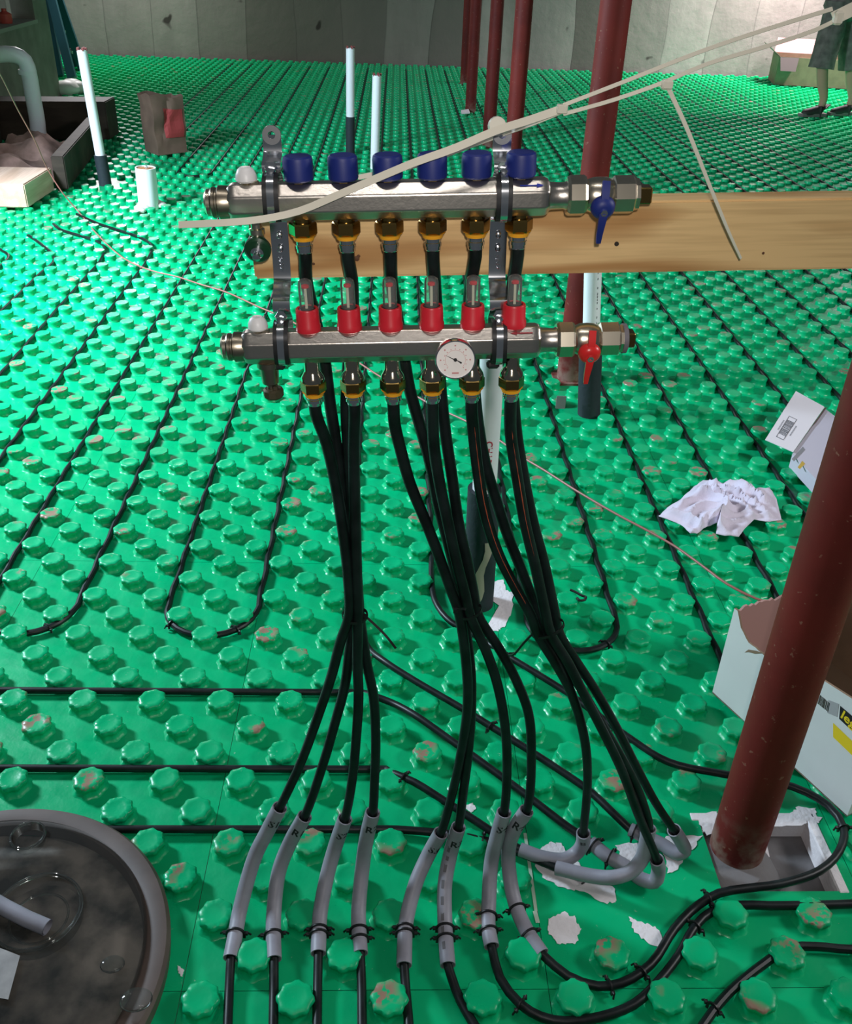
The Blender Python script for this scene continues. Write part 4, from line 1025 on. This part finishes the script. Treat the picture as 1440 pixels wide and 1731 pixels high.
# ================================================================= objects at left
def timber(name, corners, h, m_, lab, cat='timber'):
    o = MB().prism([Vector(c) for c in corners], (0, 0, h)).build(name, m_, None, 0)
    b_ = _bm.new(); b_.from_mesh(o.data); _bm.ops.bevel(b_, geom=b_.edges[:], offset=.006, segments=2, affect='EDGES'); b_.to_mesh(o.data); b_.free()
    return tag(o, lab, cat)
timber('timber_block', [(-2.62, 5.64, .026), (-2.15, 5.66, .026), (-2.13, 6.10, .026), (-2.60, 6.08, .026)], .135, LUMBER, 'pale timber block with lit end at the left edge')
timber('timber_plank', [(-2.13, 6.12, .026), (-2.05, 6.12, .026), (-2.20, 7.45, .026), (-2.28, 7.45, .026)], .20, LUMBER_DK, 'dark timber plank running back from the pale block to the standing pipe')
timber('timber_plank', [(-3.15, 7.55, .026), (-2.20, 7.70, .026), (-2.19, 7.95, .026), (-3.15, 7.80, .026)], .27, LUMBER_DK, 'dark timber plank lying crosswise behind the white elbow pipe')
timber('dark_panel', [(-3.17, 6.4, .026), (-2.95, 7.45, .026), (-2.93, 7.47, .026), (-3.15, 6.38, .026)], .52, mat('dark_brown_panel', (.075, .055, .042), .8, var=.2, vscale=5), 'dark brown panel leaning behind the white elbow pipe', 'panel')  # plain dark sheet filling the dark area behind the elbow pipe
sm = MB(); N = 22; vs = []
for i in range(N):
    for j in range(N):
        x = -2.85 + .66 * i / (N - 1); y = 6.15 + 1.2 * j / (N - 1); e = min(i, j, N - 1 - i, N - 1 - j) / 6
        vs.append((x, y, .03 + min(1, e) * (.13 + .12 * noise.noise(Vector((x * 5, y * 5, 1))) + .05 * noise.noise(Vector((x * 14, y * 14, 4))))))
fs = [(i * N + j, (i + 1) * N + j, (i + 1) * N + j + 1, i * N + j + 1) for i in range(N - 1) for j in range(N - 1)]
tag(sm.add(vs, fs).build('soil_heap', MUD), 'heap of reddish soil inside the timber frame below the elbow pipe', 'soil')
# items on the shelf
tag(MB().lathe([(.05, 0), (.055, .02), (.055, .07), (.02, .09), (.02, .11)], (-3.30, 8.98, .688), (0, 0, 1), 20).build('red_jar', mat('orange_red_plastic', (.55, .09, .06), .5)), 'small orange red jar standing on the shelf at top left', 'jar')
tag(MB().box((-3.33, 8.45, .80), (.16, .22, .22), bev=.01).build('blue_case', mat('blue_case_plastic', (.01, .05, .11), .5)), 'dark blue case on the shelf at the top left corner', 'case')

# paper bag
def paper_bag():
    t = thing('paper_bag', 'crumpled brown paper bag with a red printed panel standing on the floor', 'bag', (-1.69, 7.33, .026))
    ns, nh = 12, 14; mb = MB(); ang = math.radians(40); Rm = Matrix.Rotation(ang, 3, 'Z')
    vs = []; m = 4 * ns; red = []
    for k in range(nh + 1):
        f = k / nh; hx = .118 + .012 * f; hy = .098 * (1 - .18 * f ** 1.5) + .012 * f
        loop = [(-hx + 2 * hx * i / ns, -hy) for i in range(ns)] + [(hx, -hy + 2 * hy * i / ns) for i in range(ns)] + [(hx - 2 * hx * i / ns, hy) for i in range(ns)] + [(-hx, hy - 2 * hy * i / ns) for i in range(ns)]
        for x, y in loop:
            z = .40 * f * (1 - .05 * (x + hx) / (2 * hx)) + f ** 4 * .012 * math.sin(x * 26 + y * 30); q = noise.noise(Vector((x * 11, y * 11, z * 9))) * .016 * min(1, f * 3 + .2)
            cr = -.016 * math.exp(-((x + .05 - .10 * (f - .35)) / .016) ** 2) * (1 if y < 0 else 0) * min(1, f * 2.2)
            p = Rm @ Vector((x + q * .5, y - q + (-cr), 0)); vs.append(Vector((p.x - 1.69, p.y + 7.33, .026 + z)))
    fs = [(k * m + i, k * m + (i + 1) % m, (k + 1) * m + (i + 1) % m, (k + 1) * m + i) for k in range(nh) for i in range(m)] + [tuple(range(m))]
    mb.add(vs, fs).build('bag_body', KRAFT, t, 25)
    pr = MB(); nrm = Rm @ Vector((0, -1, 0))
    for k in range(4, 11):
        for i in range(4, 11):
            q = [vs[k * m + i], vs[k * m + i + 1], vs[(k + 1) * m + i + 1], vs[(k + 1) * m + i]]
            pr.add([p + Vector(nrm) * .003 for p in q], [(0, 1, 2, 3)])
    pr.build('printed_panel', PAPER_RED, t, 0)
paper_bag()

# step ladder by the back wall
def ladder():
    t = thing('step_ladder', 'teal fibreglass step ladder with pale rungs near the back left wall', 'ladder', (-3.45, 11.2, .026))
    def rail(a, b, nm='side_rail'): MB().sweep([a, b], [(-.022, -.045), (.022, -.045), (.022, .045), (-.022, .045)], ref=(0, 1, 0)).build(nm, TEAL, t)
    A0 = pz(140, 118, .03); A1 = A0 + (py(96, -10, A0.y + .05) - A0) * 1.7
    dx = Vector((-.13, .22, 0))
    rail(A0, A1); rail(A0 + dx, A1 + dx * .9)
    B0 = pz(122, 132, .03); rail(B0, A1 + dx * .3, 'rear_rail'); rail(B0 + Vector((-.16, .1, 0)), A1 + dx * .8, 'rear_rail')
    MB().prism([A0.lerp(A1, .2) + dx * .15, A0.lerp(A1, .9) + dx * .15, A0.lerp(A1, .9) + dx * .85, A0.lerp(A1, .2) + dx * .85], (-.012, .02, 0)).build('back_panel', mat('dark_blue_panel', (.008, .035, .06), .5), t, 0)
    for f in (.14, .30, .47, .64, .81):
        a = A0.lerp(A1, f); b_ = (A0 + dx).lerp(A1 + dx * .8, f)
        MB().sweep([a, b_], [(-.015, -.05), (.015, -.05), (.015, .05), (-.015, .05)], ref=(0, 0, 1)).build('ladder_step', ALU, t)
    MB().box((A1 + dx * .4) + Vector((0, 0, .02)), (.30, .36, .05)).build('top_cap', TEAL, t)
ladder()
lb = MB(); 
for q, s in (((112, 150), .13), ((122, 146), .12), ((131, 148), .10)): lb.ball(pz(*q, .06) , s, 14, (1, .8, .6))
tag(lb.build('white_bag', mat('white_plastic_film', (.72, .74, .68), .5, bump=1, bscale=10)), 'lumpy white plastic bag on the floor at the ladder foot', 'bag')

# cardboard box far right
def carton_far():
    P = [pz(1297, 140, .026), pz(1308, 148, .026)]
    t = thing('cardboard_box', 'open cardboard box with a lit flap by the back right wall', 'box', (4.95, 12.2, .026))
    a, b, c, d = Vector((4.52, 12.05, .026)), Vector((5.35, 11.85, .026)), Vector((5.45, 12.35, .026)), Vector((4.62, 12.55, .026)); h = Vector((0, 0, .30)); th = .008
    def wall(p, q, name):
        n_ = (q - p).cross(Vector((0, 0, 1))).normalized() * th; MB().prism([p, q, q + h, p + h], n_).build(name, CARD_B, t, 0)
    for p, q in ((a, b), (b, c), (c, d), (d, a)): wall(p, q, 'side_panel')
    MB().prism([a, b, c, d], (0, 0, .006)).build('bottom_panel', CARD_B, t, 0)
    f = (c - d).normalized(); o_ = Vector((.05, .10, .15))
    MB().prism([d + h, c + h, c + h + o_, d + h + o_], (0, .006, 0)).build('flap', PINKFLAP, t, 0)
    MB().prism([a + h, d + h, d + h + Vector((-.14, .03, .10)), a + h + Vector((-.14, .03, .10))], (0, 0, .006)).build('flap', PINKFLAP, t, 0)
    o2 = Vector((-.02, -.10, -.14)); MB().prism([a + h, a.lerp(b, .25) + h, a.lerp(b, .22) + h + o2, a.lerp(b, .02) + h + o2], (0, -.006, 0)).build('flap', mat('dark_carton_side', (.05, .04, .035), .8), t, 0)
carton_far()

# ================================================================= person
def skin_mesh(name, verts, edges, radii, m_, parent, sub=2, root=0):
    me = bpy.data.meshes.new(name); Mi = WM[parent.name].inverted() if parent is not None else Matrix.Identity(4)
    me.from_pydata([tuple(Mi @ Vector(v)) for v in verts], edges, []); o = bpy.data.objects.new(name, me); COL.objects.link(o)
    if parent is not None: o.parent = parent; WM[o.name] = WM[parent.name]
    sk = o.modifiers.new('skin', 'SKIN'); sk.use_smooth_shade = True
    lay = me.skin_vertices[0].data if me.skin_vertices else None
    if lay is None:
        bm = _bm.new(); bm.from_mesh(me); bm.verts.layers.skin.verify(); bm.to_mesh(me); bm.free(); lay = me.skin_vertices[0].data
    for i, r in enumerate(radii):
        lay[i].radius = (r, r) if not isinstance(r, tuple) else r; lay[i].use_root = (i == root)
    ss = o.modifiers.new('sub', 'SUBSURF'); ss.levels = sub; ss.render_levels = sub
    dg = bpy.context.evaluated_depsgraph_get(); me2 = bpy.data.meshes.new_from_object(o.evaluated_get(dg))
    o.modifiers.clear(); o.data = me2; me2.materials.clear(); me2.materials.append(m_)
    for p in me2.polygons: p.use_smooth = True
    return o
def person():
    fa, fb = pz(1384, 196, .03), pz(1432, 194, .03)          # heels
    t = thing('person', 'person in grey shorts, blue shirt and dark shoes standing at top right', 'person', tuple((fa + fb) / 2))
    ka, kb = fa + Vector((-.09, 0, .47)), fb + Vector((-.09, 0, .47))
    hip = (fa + fb) / 2 + Vector((-.13, .02, .93)); ha, hb = hip + Vector((-.095, -.05, -.03)), hip + Vector((.095, .05, -.03))
    wa, ch, nk, hd = hip + Vector((0, 0, .18)), hip + Vector((0, 0, .40)), hip + Vector((-.01, 0, .58)), hip + Vector((-.03, 0, .66))
    sa, sb = ch + Vector((-.04, -.19, .10)), ch + Vector((.02, .19, .10))
    ea, eb = sa + Vector((-.03, -.05, -.28)), sb + Vector((.0, .05, -.28)); wra, wrb = ea + Vector((-.21, .03, .08)), eb + Vector((-.22, -.05, .08))
    V = [hip, ha, ka, fa + Vector((0, 0, .07)), hb, kb, fb + Vector((0, 0, .07)), wa, ch, nk, hd, sa, ea, wra, sb, eb, wrb,
         fa + Vector((-.045, 0, .30)), fb + Vector((-.045, 0, .30)), hd + Vector((-.02, 0, .16)), fa + Vector((.01, 0, .16)), fb + Vector((.01, 0, .16))]
    E = [(0, 1), (1, 2), (2, 17), (17, 20), (20, 3), (0, 4), (4, 5), (5, 18), (18, 21), (21, 6), (0, 7), (7, 8), (8, 9), (9, 10), (8, 11), (11, 12), (12, 13), (8, 14), (14, 15), (15, 16), (10, 19)]
    R_ = [.13, .085, .058, .036, .085, .058, .036, .125, .14, .055, .075, .055, .042, .030, .055, .042, .030, .055, .055, .085, .040, .040]
    ring_hand = []
    for w_, e_ in ((13, 12), (16, 15)):
        d = (V[w_] - V[e_]).normalized(); s_ = Vector((0, 0, 1)).cross(d).normalized(); pm = len(V); V.append(V[w_] + d * .06); R_.append(.028); E.append((w_, pm))
        for q, (off, ln) in enumerate(((-.026, .060), (-.009, .075), (.009, .070), (.026, .055))):
            a = len(V); V += [V[pm] + d * .03 + s_ * off, V[pm] + d * (.03 + ln * .5) + s_ * off + Vector((0, 0, -.008)), V[pm] + d * (.03 + ln * .85) + s_ * off + Vector((0, 0, -.035))]; R_ += [.0095, .0088, .008]; E += [(pm, a), (a, a + 1), (a + 1, a + 2)]
        a = len(V); V += [V[w_] + d * .05 - s_ * .035 + Vector((0, 0, -.01)), V[w_] + d * .085 - s_ * .045 + Vector((0, 0, -.025))]; R_ += [.011, .009]; E += [(w_, a), (a, a + 1)]
    skin_mesh('body', V, E, R_, SKIN, t)
    hc = hd + Vector((-.03, 0, .14))
    MB().ball(hc + Vector((.012, 0, .025)), .105, 24, (1.0, .82, 1.08)).build('hair', HAIR, t)
    fc_ = MB().ball(hc + Vector((-.085, 0, -.02)), .024, 12, (.9, .6, .9)).ball(hc + Vector((0, .083, -.01)), .03, 12, (.7, .35, 1)).ball(hc + Vector((0, -.083, -.01)), .03, 12, (.7, .35, 1))
    fc_.build('nose_and_ears', SKIN, t)
    # shorts
    sh = MB()
    for q, (h_, k_) in enumerate(((ha, ka), (hb, kb))):
        path = [h_ + Vector((0, 0, .10)), h_, h_.lerp(k_, .3), h_.lerp(k_, .6), h_.lerp(k_, .9), h_.lerp(k_, 1.10)]; path = smooth_path(path, .03)
        sh.sweep(path, lambda i, f: [((.118 - .012 * f + .014 * f * f) * (1 + .09 * noise.noise(Vector((math.cos(a) * 2, math.sin(a) * 2, f * 5 + q * 9)))) * math.cos(a), (.125 - .012 * f + .014 * f * f) * (1 + .09 * noise.noise(Vector((math.cos(a) * 2, math.sin(a) * 2, f * 5 + 4 + q * 9)))) * math.sin(a)) for a in [2 * PI * j_ / 24 for j_ in range(24)]], ref=(1, 0, 0))
    sh.lathe([(.08, -.10), (.16, -.05), (.20, .02), (.185, .10), (.165, .16)], tuple(hip), (0, 0, 1), 28)
    sh.build('shorts', SHORTS, t, 60)
    tv = [wa + Vector((0, 0, -.12)), wa, ch, nk + Vector((0, 0, -.05)), sa, sa.lerp(ea, .6), sb, sb.lerp(eb, .6)]
    skin_mesh('shirt', tv, [(0, 1), (1, 2), (2, 3), (2, 4), (4, 5), (2, 6), (6, 7)], [.165, .155, .170, .075, .075, .068, .075, .068], SHIRT, t)
    for f in (fa, fb):
        sv = [f + Vector((.03, .01, .045)), f + Vector((-.05, -.01, .040)), f + Vector((-.13, -.03, .030)), f + Vector((-.20, -.04, .022)), f + Vector((.02, .0, .09))]
        s_ = skin_mesh('shoe', sv, [(0, 1), (1, 2), (2, 3), (0, 4)], [(.052, .052), (.050, .055), (.050, .044), (.042, .034), (.056, .056)], SHOE, t)
        sp = [f + Vector((.075, .01, -.002)), f + Vector((.06, -.035, -.002)), f + Vector((-.08, -.062, -.002)), f + Vector((-.19, -.078, -.002)), f + Vector((-.232, -.045, -.002)), f + Vector((-.20, -.005, -.002)), f + Vector((-.08, .025, -.002)), f + Vector((.055, .050, -.002))]
        MB().prism(sp, (0, 0, .028)).build('shoe_sole', SOLE, t)
person()

# ================================================================= objects at right
# small white carton with an open lid
def small_carton():
    t = thing('white_carton', 'small white carton with an open bar-coded lid lying between rag and column', 'box', tuple(pz(1390, 760, .026)))
    zt = .075
    P4, P3 = pz(1340, 766, zt), pz(1393, 690, zt); R2, R1 = pz(1378 + 50, 822 + 40, zt), pz(1413 + 70, 711 + 45, zt)
    F = [P3, P4 + Vector((-.004, -.006, 0)), R2, R1]
    mb = MB().prism([Vector((p.x, p.y, .026)) for p in F], (0, 0, zt - .026)); mb.build('carton_body', mat('lavender_grey_carton', (.50, .48, .55), .6), t, 0)
    L1 = pz(1293, 744, zt + .012); n_l = (P3 - P4).cross(L1 - P4); r_l = Vector(ray(1345, 662)); L2 = Vector(O) + r_l * ((P4 - Vector(O)).dot(n_l) / r_l.dot(n_l))
    up = Vector((0, 0, .003))
    lid = [P4 + up, P3 + up, L2, L1]
    ld = MB().prism(lid, (0, 0, .0025)).build('lid_flap', CARD_WL, t, 0)
    # bar code on the lid
    e1 = (lid[1] - lid[0]).normalized(); e2 = (lid[3] - lid[0]).normalized(); nrm = Vector((0, 0, .0036))
    def onlid(u, v):
        r = ray(u, v); n_ = (lid[1] - lid[0]).cross(lid[3] - lid[0]); tt = (lid[0] + Vector((0, 0, .0033)) - Vector(O)).dot(n_) / Vector(r).dot(n_); return Vector(O) + Vector(r) * tt
    a, b, c, d = onlid(1312, 738), onlid(1324, 744), onlid(1347, 709), onlid(1334, 703)
    bc = MB(); rr = random.Random(9); s = 0
    def quad(f0, f1, g0=0, g1=1):
        p = lambda f, g: a.lerp(d, f).lerp(b.lerp(c, f), g); bc.add([p(f0, g0), p(f1, g0), p(f1, g1), p(f0, g1)], [(0, 1, 2, 3)])
    f = .17
    while f < .84:
        wv = rr.choice((.012, .02, .03)); quad(f, f + wv); f += wv + rr.choice((.012, .02))
    quad(0, 1, -.02, .04); quad(0, 1, .96, 1.02); quad(0, .02); quad(.98, 1)
    for g in (-.35, 1.3): 
        for q in range(12): quad(.28 + q * .04, .30 + q * .04, g, g + .16)
    bc.build('bar_code', GREY_INK, ld, 0)
    sl = MB().prism([P4.lerp(P3, .10) + up + Vector((.004, .002, .001)), P4.lerp(P3, .98) + up + Vector((.004, .002, .001)), P4.lerp(P3, .98) + up + Vector((.014, .006, .001)), P4.lerp(P3, .62) + up + Vector((.013, .006, .001)), P4.lerp(P3, .55) + up + Vector((.007, .003, .001))], (0, 0, .0006)); sl.build('lid_gap', mat('brown_gap', (.10, .06, .055), .8), t, 0)
    def onbox(u, v, dz=.0006): return pz(u, v, zt + dz)
    lb = MB().add([onbox(*q) for q in [(1338, 776), (1342, 780), (1361, 760), (1357, 755)]], [(0, 1, 2, 3)])
    lb.build('label_bars', mat('mid_grey_print', (.22, .22, .23), .7), t, 0)
    MB().add([onbox(*q) for q in [(1348, 790), (1352, 793), (1361, 784), (1356, 779)]], [(0, 1, 2, 3)]).build('label_mark', mat('ochre_print', (.50, .34, .06), .6), t, 0)
small_carton()

# big white carton behind the front column
def big_carton():
    A, B = Vector((.756, 1.596, .026)), Vector((.928, 1.240, .026)); A0, B0 = A.copy(), B.copy()
    ex = (B - A).normalized(); w_ = Vector((-ex.y, ex.x, 0)); w_ = w_ if w_.x > 0 else -w_
    Cc, D = B + w_ * .34, A + w_ * .34; up = Vector((0, 0, 1)); th = .005
    t = thing('white_carton', 'large open white carton with torn top and yellow printed label behind the front column', 'box', tuple((A + Cc) / 2))
    def wallp(p, q, h0, h1, name, m_, tear=0, seed=1, inner=None):
        n_ = (q - p).cross(up).normalized(); nn = 40; rr = random.Random(seed); out = []
        if not callable(tear): top = [p.lerp(q, i / nn) + up * (h0 + (h1 - h0) * i / nn + (rr.uniform(-tear, tear) if 0 < i < nn else 0)) for i in range(nn + 1)]
        else: top = [p.lerp(q, i / nn) + up * tear(i / nn) for i in range(nn + 1)]
        bot = [p.lerp(q, i / nn) for i in range(nn + 1)]
        mb = MB(); vs = bot + top; fs = [(i, i + 1, nn + 2 + i, nn + 1 + i) for i in range(nn)]
        mb.add(vs, fs).build(name, m_, t, 0)
        m2 = MB().add([v - n_ * th for v in vs], fs); m2.add(top + [v - n_ * th for v in top], [(i, i + 1, nn + 2 + i, nn + 1 + i) for i in range(nn)])
        m2.build('inside_liner', inner or CARD_B, t, 0)
    hA = py(1247, 1030, A.y).z - .026
    rr = random.Random(4)
    n0 = (B - A).cross(up).normalized(); tp_ = []
    for u, v in [(1247, 1033), (1253, 1062), (1264, 1083), (1280, 1100), (1296, 1111), (1340, 1128), (1388, 1148), (1440, 1181)]:
        r = Vector(ray(u, v)); p = Vector(O) + r * ((A - Vector(O)).dot(n0) / r.dot(n0)); tp_.append(((p - A).dot(ex) / (B - A).length, p.z - .026))
    def prof(f):
        for (f0, z0), (f1, z1) in zip(tp_[:-1], tp_[1:]):
            if f <= f1: return z0 + (z1 - z0) * max(0, (f - f0)) / (f1 - f0) + (rr.uniform(-.003, .003) if .03 < f < .6 else 0)
        return tp_[-1][1]
    prof_old = lambda f: hA - .01 if f < .03 else (hA - .012 - f * .36 * .9 + rr.uniform(-.003, .003) if f < .22 else hA - .085 - (f - .22) * .02 + rr.uniform(-.004, .004) * (1 if f < .5 else .3))
    wallp(A, B, hA, hA, 'side_panel', CARD_W, prof, 2)
    wallp(D, A, hA - .02, hA, 'side_panel', CARD_W, .006, 3, CARD_P)
    wallp(B, Cc, hA - .10, hA - .10, 'side_panel', CARD_W, .004, 5)
    wallp(Cc, D, hA - .06, hA - .02, 'side_panel', CARD_W, .004, 6)
    MB().prism([A, B, Cc, D], (0, 0, .004)).build('bottom_panel', CARD_B, t, 0)
    # label printed on the long face
    n_ = (B - A).cross(up).normalized(); n_ = n_ if n_.y < 0 else -n_
    def onf(u, v, d=.0008):
        r = Vector(ray(u, v)); p0 = A + n_ * d; return Vector(O) + r * ((p0 - Vector(O)).dot(n_) / r.dot(n_))
    bars = MB(); rr = random.Random(8); a, b, c, d = onf(1384, 1173), onf(1380, 1188), onf(1400, 1204), onf(1403, 1189); f = 0
    while f < 1:
        wv = rr.choice((.04, .06, .10)); p = lambda f_, g: a.lerp(d, f_).lerp(b.lerp(c, f_), g); bars.add([p(f, 0), p(min(1, f + wv), 0), p(min(1, f + wv), 1), p(f, 1)], [(0, 1, 2, 3)]); f += wv + rr.choice((.04, .07))
    bars.build('bar_code', INK, t, 0)
    q0, q1, q2, q3 = onf(1420, 1193), onf(1418, 1215), onf(1452, 1247), onf(1454, 1222)
    e = (q2 - q1); q2 = q1 + e * 2.6; q3 = q0 + (q3 - q0) * 2.6
    lim = (B - q1).dot(ex)
    k = min(1.0, lim * .97 / (q2 - q1).length); q2 = q1.lerp(q2, k); q3 = q0.lerp(q3, k)
    MB().add([q0, q1, q2, q3], [(0, 1, 2, 3)]).build('logo_block', INK, t, 0)
    hgt = (q0 - q1).length; lt = MB(); text_on_plane(lt, 'legend', hgt * .95, q0.lerp(q1, .5).lerp(q3.lerp(q2, .5), .5) + n_ * .0006, (q2 - q1).normalized(), (q0 - q1) - (q2 - q1).normalized() * (q0 - q1).dot((q2 - q1).normalized()))
    lw = [((v - q1).dot((q2 - q1).normalized())) for v in lt.v]; span = max(lw) - min(lw); tgt = (q2 - q1).length * .96; u_ = (q2 - q1).normalized()
    lt.v = [v + u_ * (((l - min(lw)) / span * tgt + .0015) - l) for v, l in zip(lt.v, lw)]
    lt.build('logo_lettering', YELLOW, t, 0)
    y0, y1 = onf(1408, 1222), onf(1408, 1246); u2 = (q2 - q1).normalized(); ln = min((B - y1).dot(ex) * .95, .09)
    MB().add([y0, y1, y1 + u2 * ln, y0 + u2 * ln], [(0, 1, 2, 3)]).build('yellow_band', YELLOW, t, 0)
    sm_ = MB().add([onf(*q, .0005) for q in [(1400, 1183), (1418, 1190), (1415, 1212), (1398, 1205)]], [(0, 1, 2, 3)]); sm_.build('torn_label', mat('grey_torn_label', (.36, .37, .37), .8), t, 0)
    # small tear
    MB().add([onf(*q) for q in [(1258, 1103), (1265, 1098), (1278, 1100), (1290, 1104), (1276, 1105), (1264, 1102)]], [(0, 1, 2, 3, 4, 5)]).build('tear', CARD_B, t, 0)
big_carton()

# crumpled cloth
def rag():
    out = [(1113, 873), (1128, 858), (1150, 845), (1168, 828), (1188, 812), (1208, 811), (1222, 818), (1234, 812), (1255, 816), (1278, 830), (1300, 825), (1312, 845), (1321, 878), (1300, 882), (1275, 878), (1258, 895), (1249, 907), (1225, 906), (1210, 902), (1212, 885), (1195, 890), (1178, 903), (1166, 902), (1150, 886)]
    P = [pz(u, v, .030) for u, v in out]; c = pz(1222, 858, .03); nr, na = 26, 120; vs, fs = [], []
    def edge(f):
        x = f * len(P); i = int(x) % len(P); return P[i].lerp(P[(i + 1) % len(P)], x - int(x))
    for i in range(nr + 1):
        rho = i / nr
        for j in range(na):
            p = c.lerp(edge(j / na), rho)
            wv = noise.noise(Vector((p.x * 6, p.y * 6, 0))) * 2.6; w2 = noise.noise(Vector((p.x * 8, p.y * 8, 5))) * 2.2
            r1 = .5 + .5 * math.sin(p.x * 42 + p.y * 20 + wv * 1.9); r2 = .5 + .5 * math.sin(-p.x * 30 + p.y * 58 + w2 * 2.2 + 1)
            z = (.012 + .048 * (1 - abs(2 * r1 - 1)) ** 1.2 + .022 * (1 - abs(2 * r2 - 1))) * min(1, (1 - rho) * 2.6 + .10) * (.75 + .5 * noise.noise(Vector((p.x * 5, p.y * 5, 9)))) + .002 * noise.noise(p * 40)
            vs.append((p.x, p.y, .0285 + z))
    for i in range(nr):
        for j in range(na): fs.append((i * na + j, i * na + (j + 1) % na, (i + 1) * na + (j + 1) % na, (i + 1) * na + j))
    o = MB().add(vs, fs).build('cloth_rag', CLOTH, None, 75)
    so = o.modifiers.new('thickness', 'SOLIDIFY'); so.thickness = .0022; so.offset = -1
    tag(o, 'crumpled white cotton rag lying on the green panel', 'rag')
rag()

# long thin copper-coloured wire
wp = [py(-40, 60, 5.0), py(0, 125, 5.2), py(30, 185, 5.4), py(60, 240, 5.5)] + [py(80, 285, 5.6), py(105, 325, 5.6)] + [pz(u, v, .032) for u, v in [(132, 357), (170, 402), (215, 440), (258, 458), (300, 468), (340, 481), (380, 493), (440, 520), (480, 537), (540, 570), (605, 612), (645, 638), (690, 662), (740, 690), (790, 713), (845, 745), (882, 772), (920, 795), (975, 830), (1040, 868), (1100, 900), (1140, 923), (1185, 955), (1230, 988), (1278, 1012), (1310, 1022)]]
tag(MB().tube(smooth_path(wp, .03), .0035, 8).build('copper_wire', COPPER), 'long thin reddish wire snaking diagonally across the green floor', 'wire')

# ================================================================= basin with clear lid, bottom left
def basin():
    c = DRUM_C; t = thing('sump_basin', 'round basin with a clear plastic lid in the bottom left corner', 'basin', tuple(c))
    MB().lathe([(.325, .0), (.328, .030), (.322, .038), (.292, .040), (.285, .036), (.280, .012)], c, (0, 0, 1), 96, cap=False).build('rim', TAUPE, t)
    # dark interior with muddy lumps
    N = 40; vs = [Vector((c.x, c.y, .010))]; fs = []
    for i in range(1, 13):
        r = .283 * i / 12
        for j in range(N):
            a = 2 * PI * j / N; p = Vector((c.x + r * math.cos(a), c.y + r * math.sin(a), 0)); vs.append(Vector((p.x, p.y, .012 + .010 * noise.noise(p * 14))))
    for j in range(N): fs.append((0, 1 + j, 1 + (j + 1) % N))
    for i in range(11):
        for j in range(N): fs.append((1 + i * N + j, 1 + i * N + (j + 1) % N, 1 + (i + 1) * N + (j + 1) % N, 1 + (i + 1) * N + j))
    MB().add(vs, fs).build('basin_interior', SUMP, t)
    ld = MB().lathe([(.290, .042), (.286, .050), (.262, .053), (.250, .057), (.236, .058), (.226, .057), (.10, .060), (.0001, .0605)], c, (0, 0, 1), 96, cap=False)
    L = ld.build('clear_lid', CLEAR, t)
    def ringt(q, r, rr, z, name, m_=CLEAR):
        p = pz(*q, z); MB().tube([p + Vector((r * math.cos(a), r * math.sin(a), 0)) for a in [2 * PI * j / 48 for j in range(48)]], rr, 8, closed=True).build(name, m_, L); return p
    p = ringt((62, 1540), .073, .0035, .062, 'port_collar')
    MB().lathe([(.072, -.03), (.072, .0), (.0715, .004)], p, (0, 0, 1), 48, cap=False).build('port_wall', CLEAR, L)
    ringt((66, 1552), .048, .002, .05, 'port_inner_ring')
    p2 = ringt((47, 1412), .030, .0025, .062, 'small_port_collar'); MB().lathe([(.028, -.02), (.029, .002)], p2, (0, 0, 1), 32, cap=False).build('small_port_wall', CLEAR, L)
    for q, s in (((190, 1630), .020), ((230, 1690), .026)):
        MB().ball(pz(*q, .056), s, 20, (1, .8, .22)).build('moulded_boss', CLEAR, L)
    tp = [pz(*q, .0655) for q in [(-40, 1590), (6, 1605), (34, 1616), (14, 1690), (-40, 1680)]]
    MB().prism(tp, (0, 0, .0008)).build('tape_strip', TAPE, L, 0)
basin()
cp = [pz(-30, 1512, .085), pz(10, 1535, .082), pz(45, 1553, .078), pz(80, 1568, .074)]
mb = MB(); mb.sweep(cp, ring_o(.0133), cap=False); mb.sweep(cp, ring_o(.011), cap=False)
tag(mb.build('conduit_offcut', CONDUIT), 'short grey conduit offcut lying over the round port of the clear lid', 'conduit')
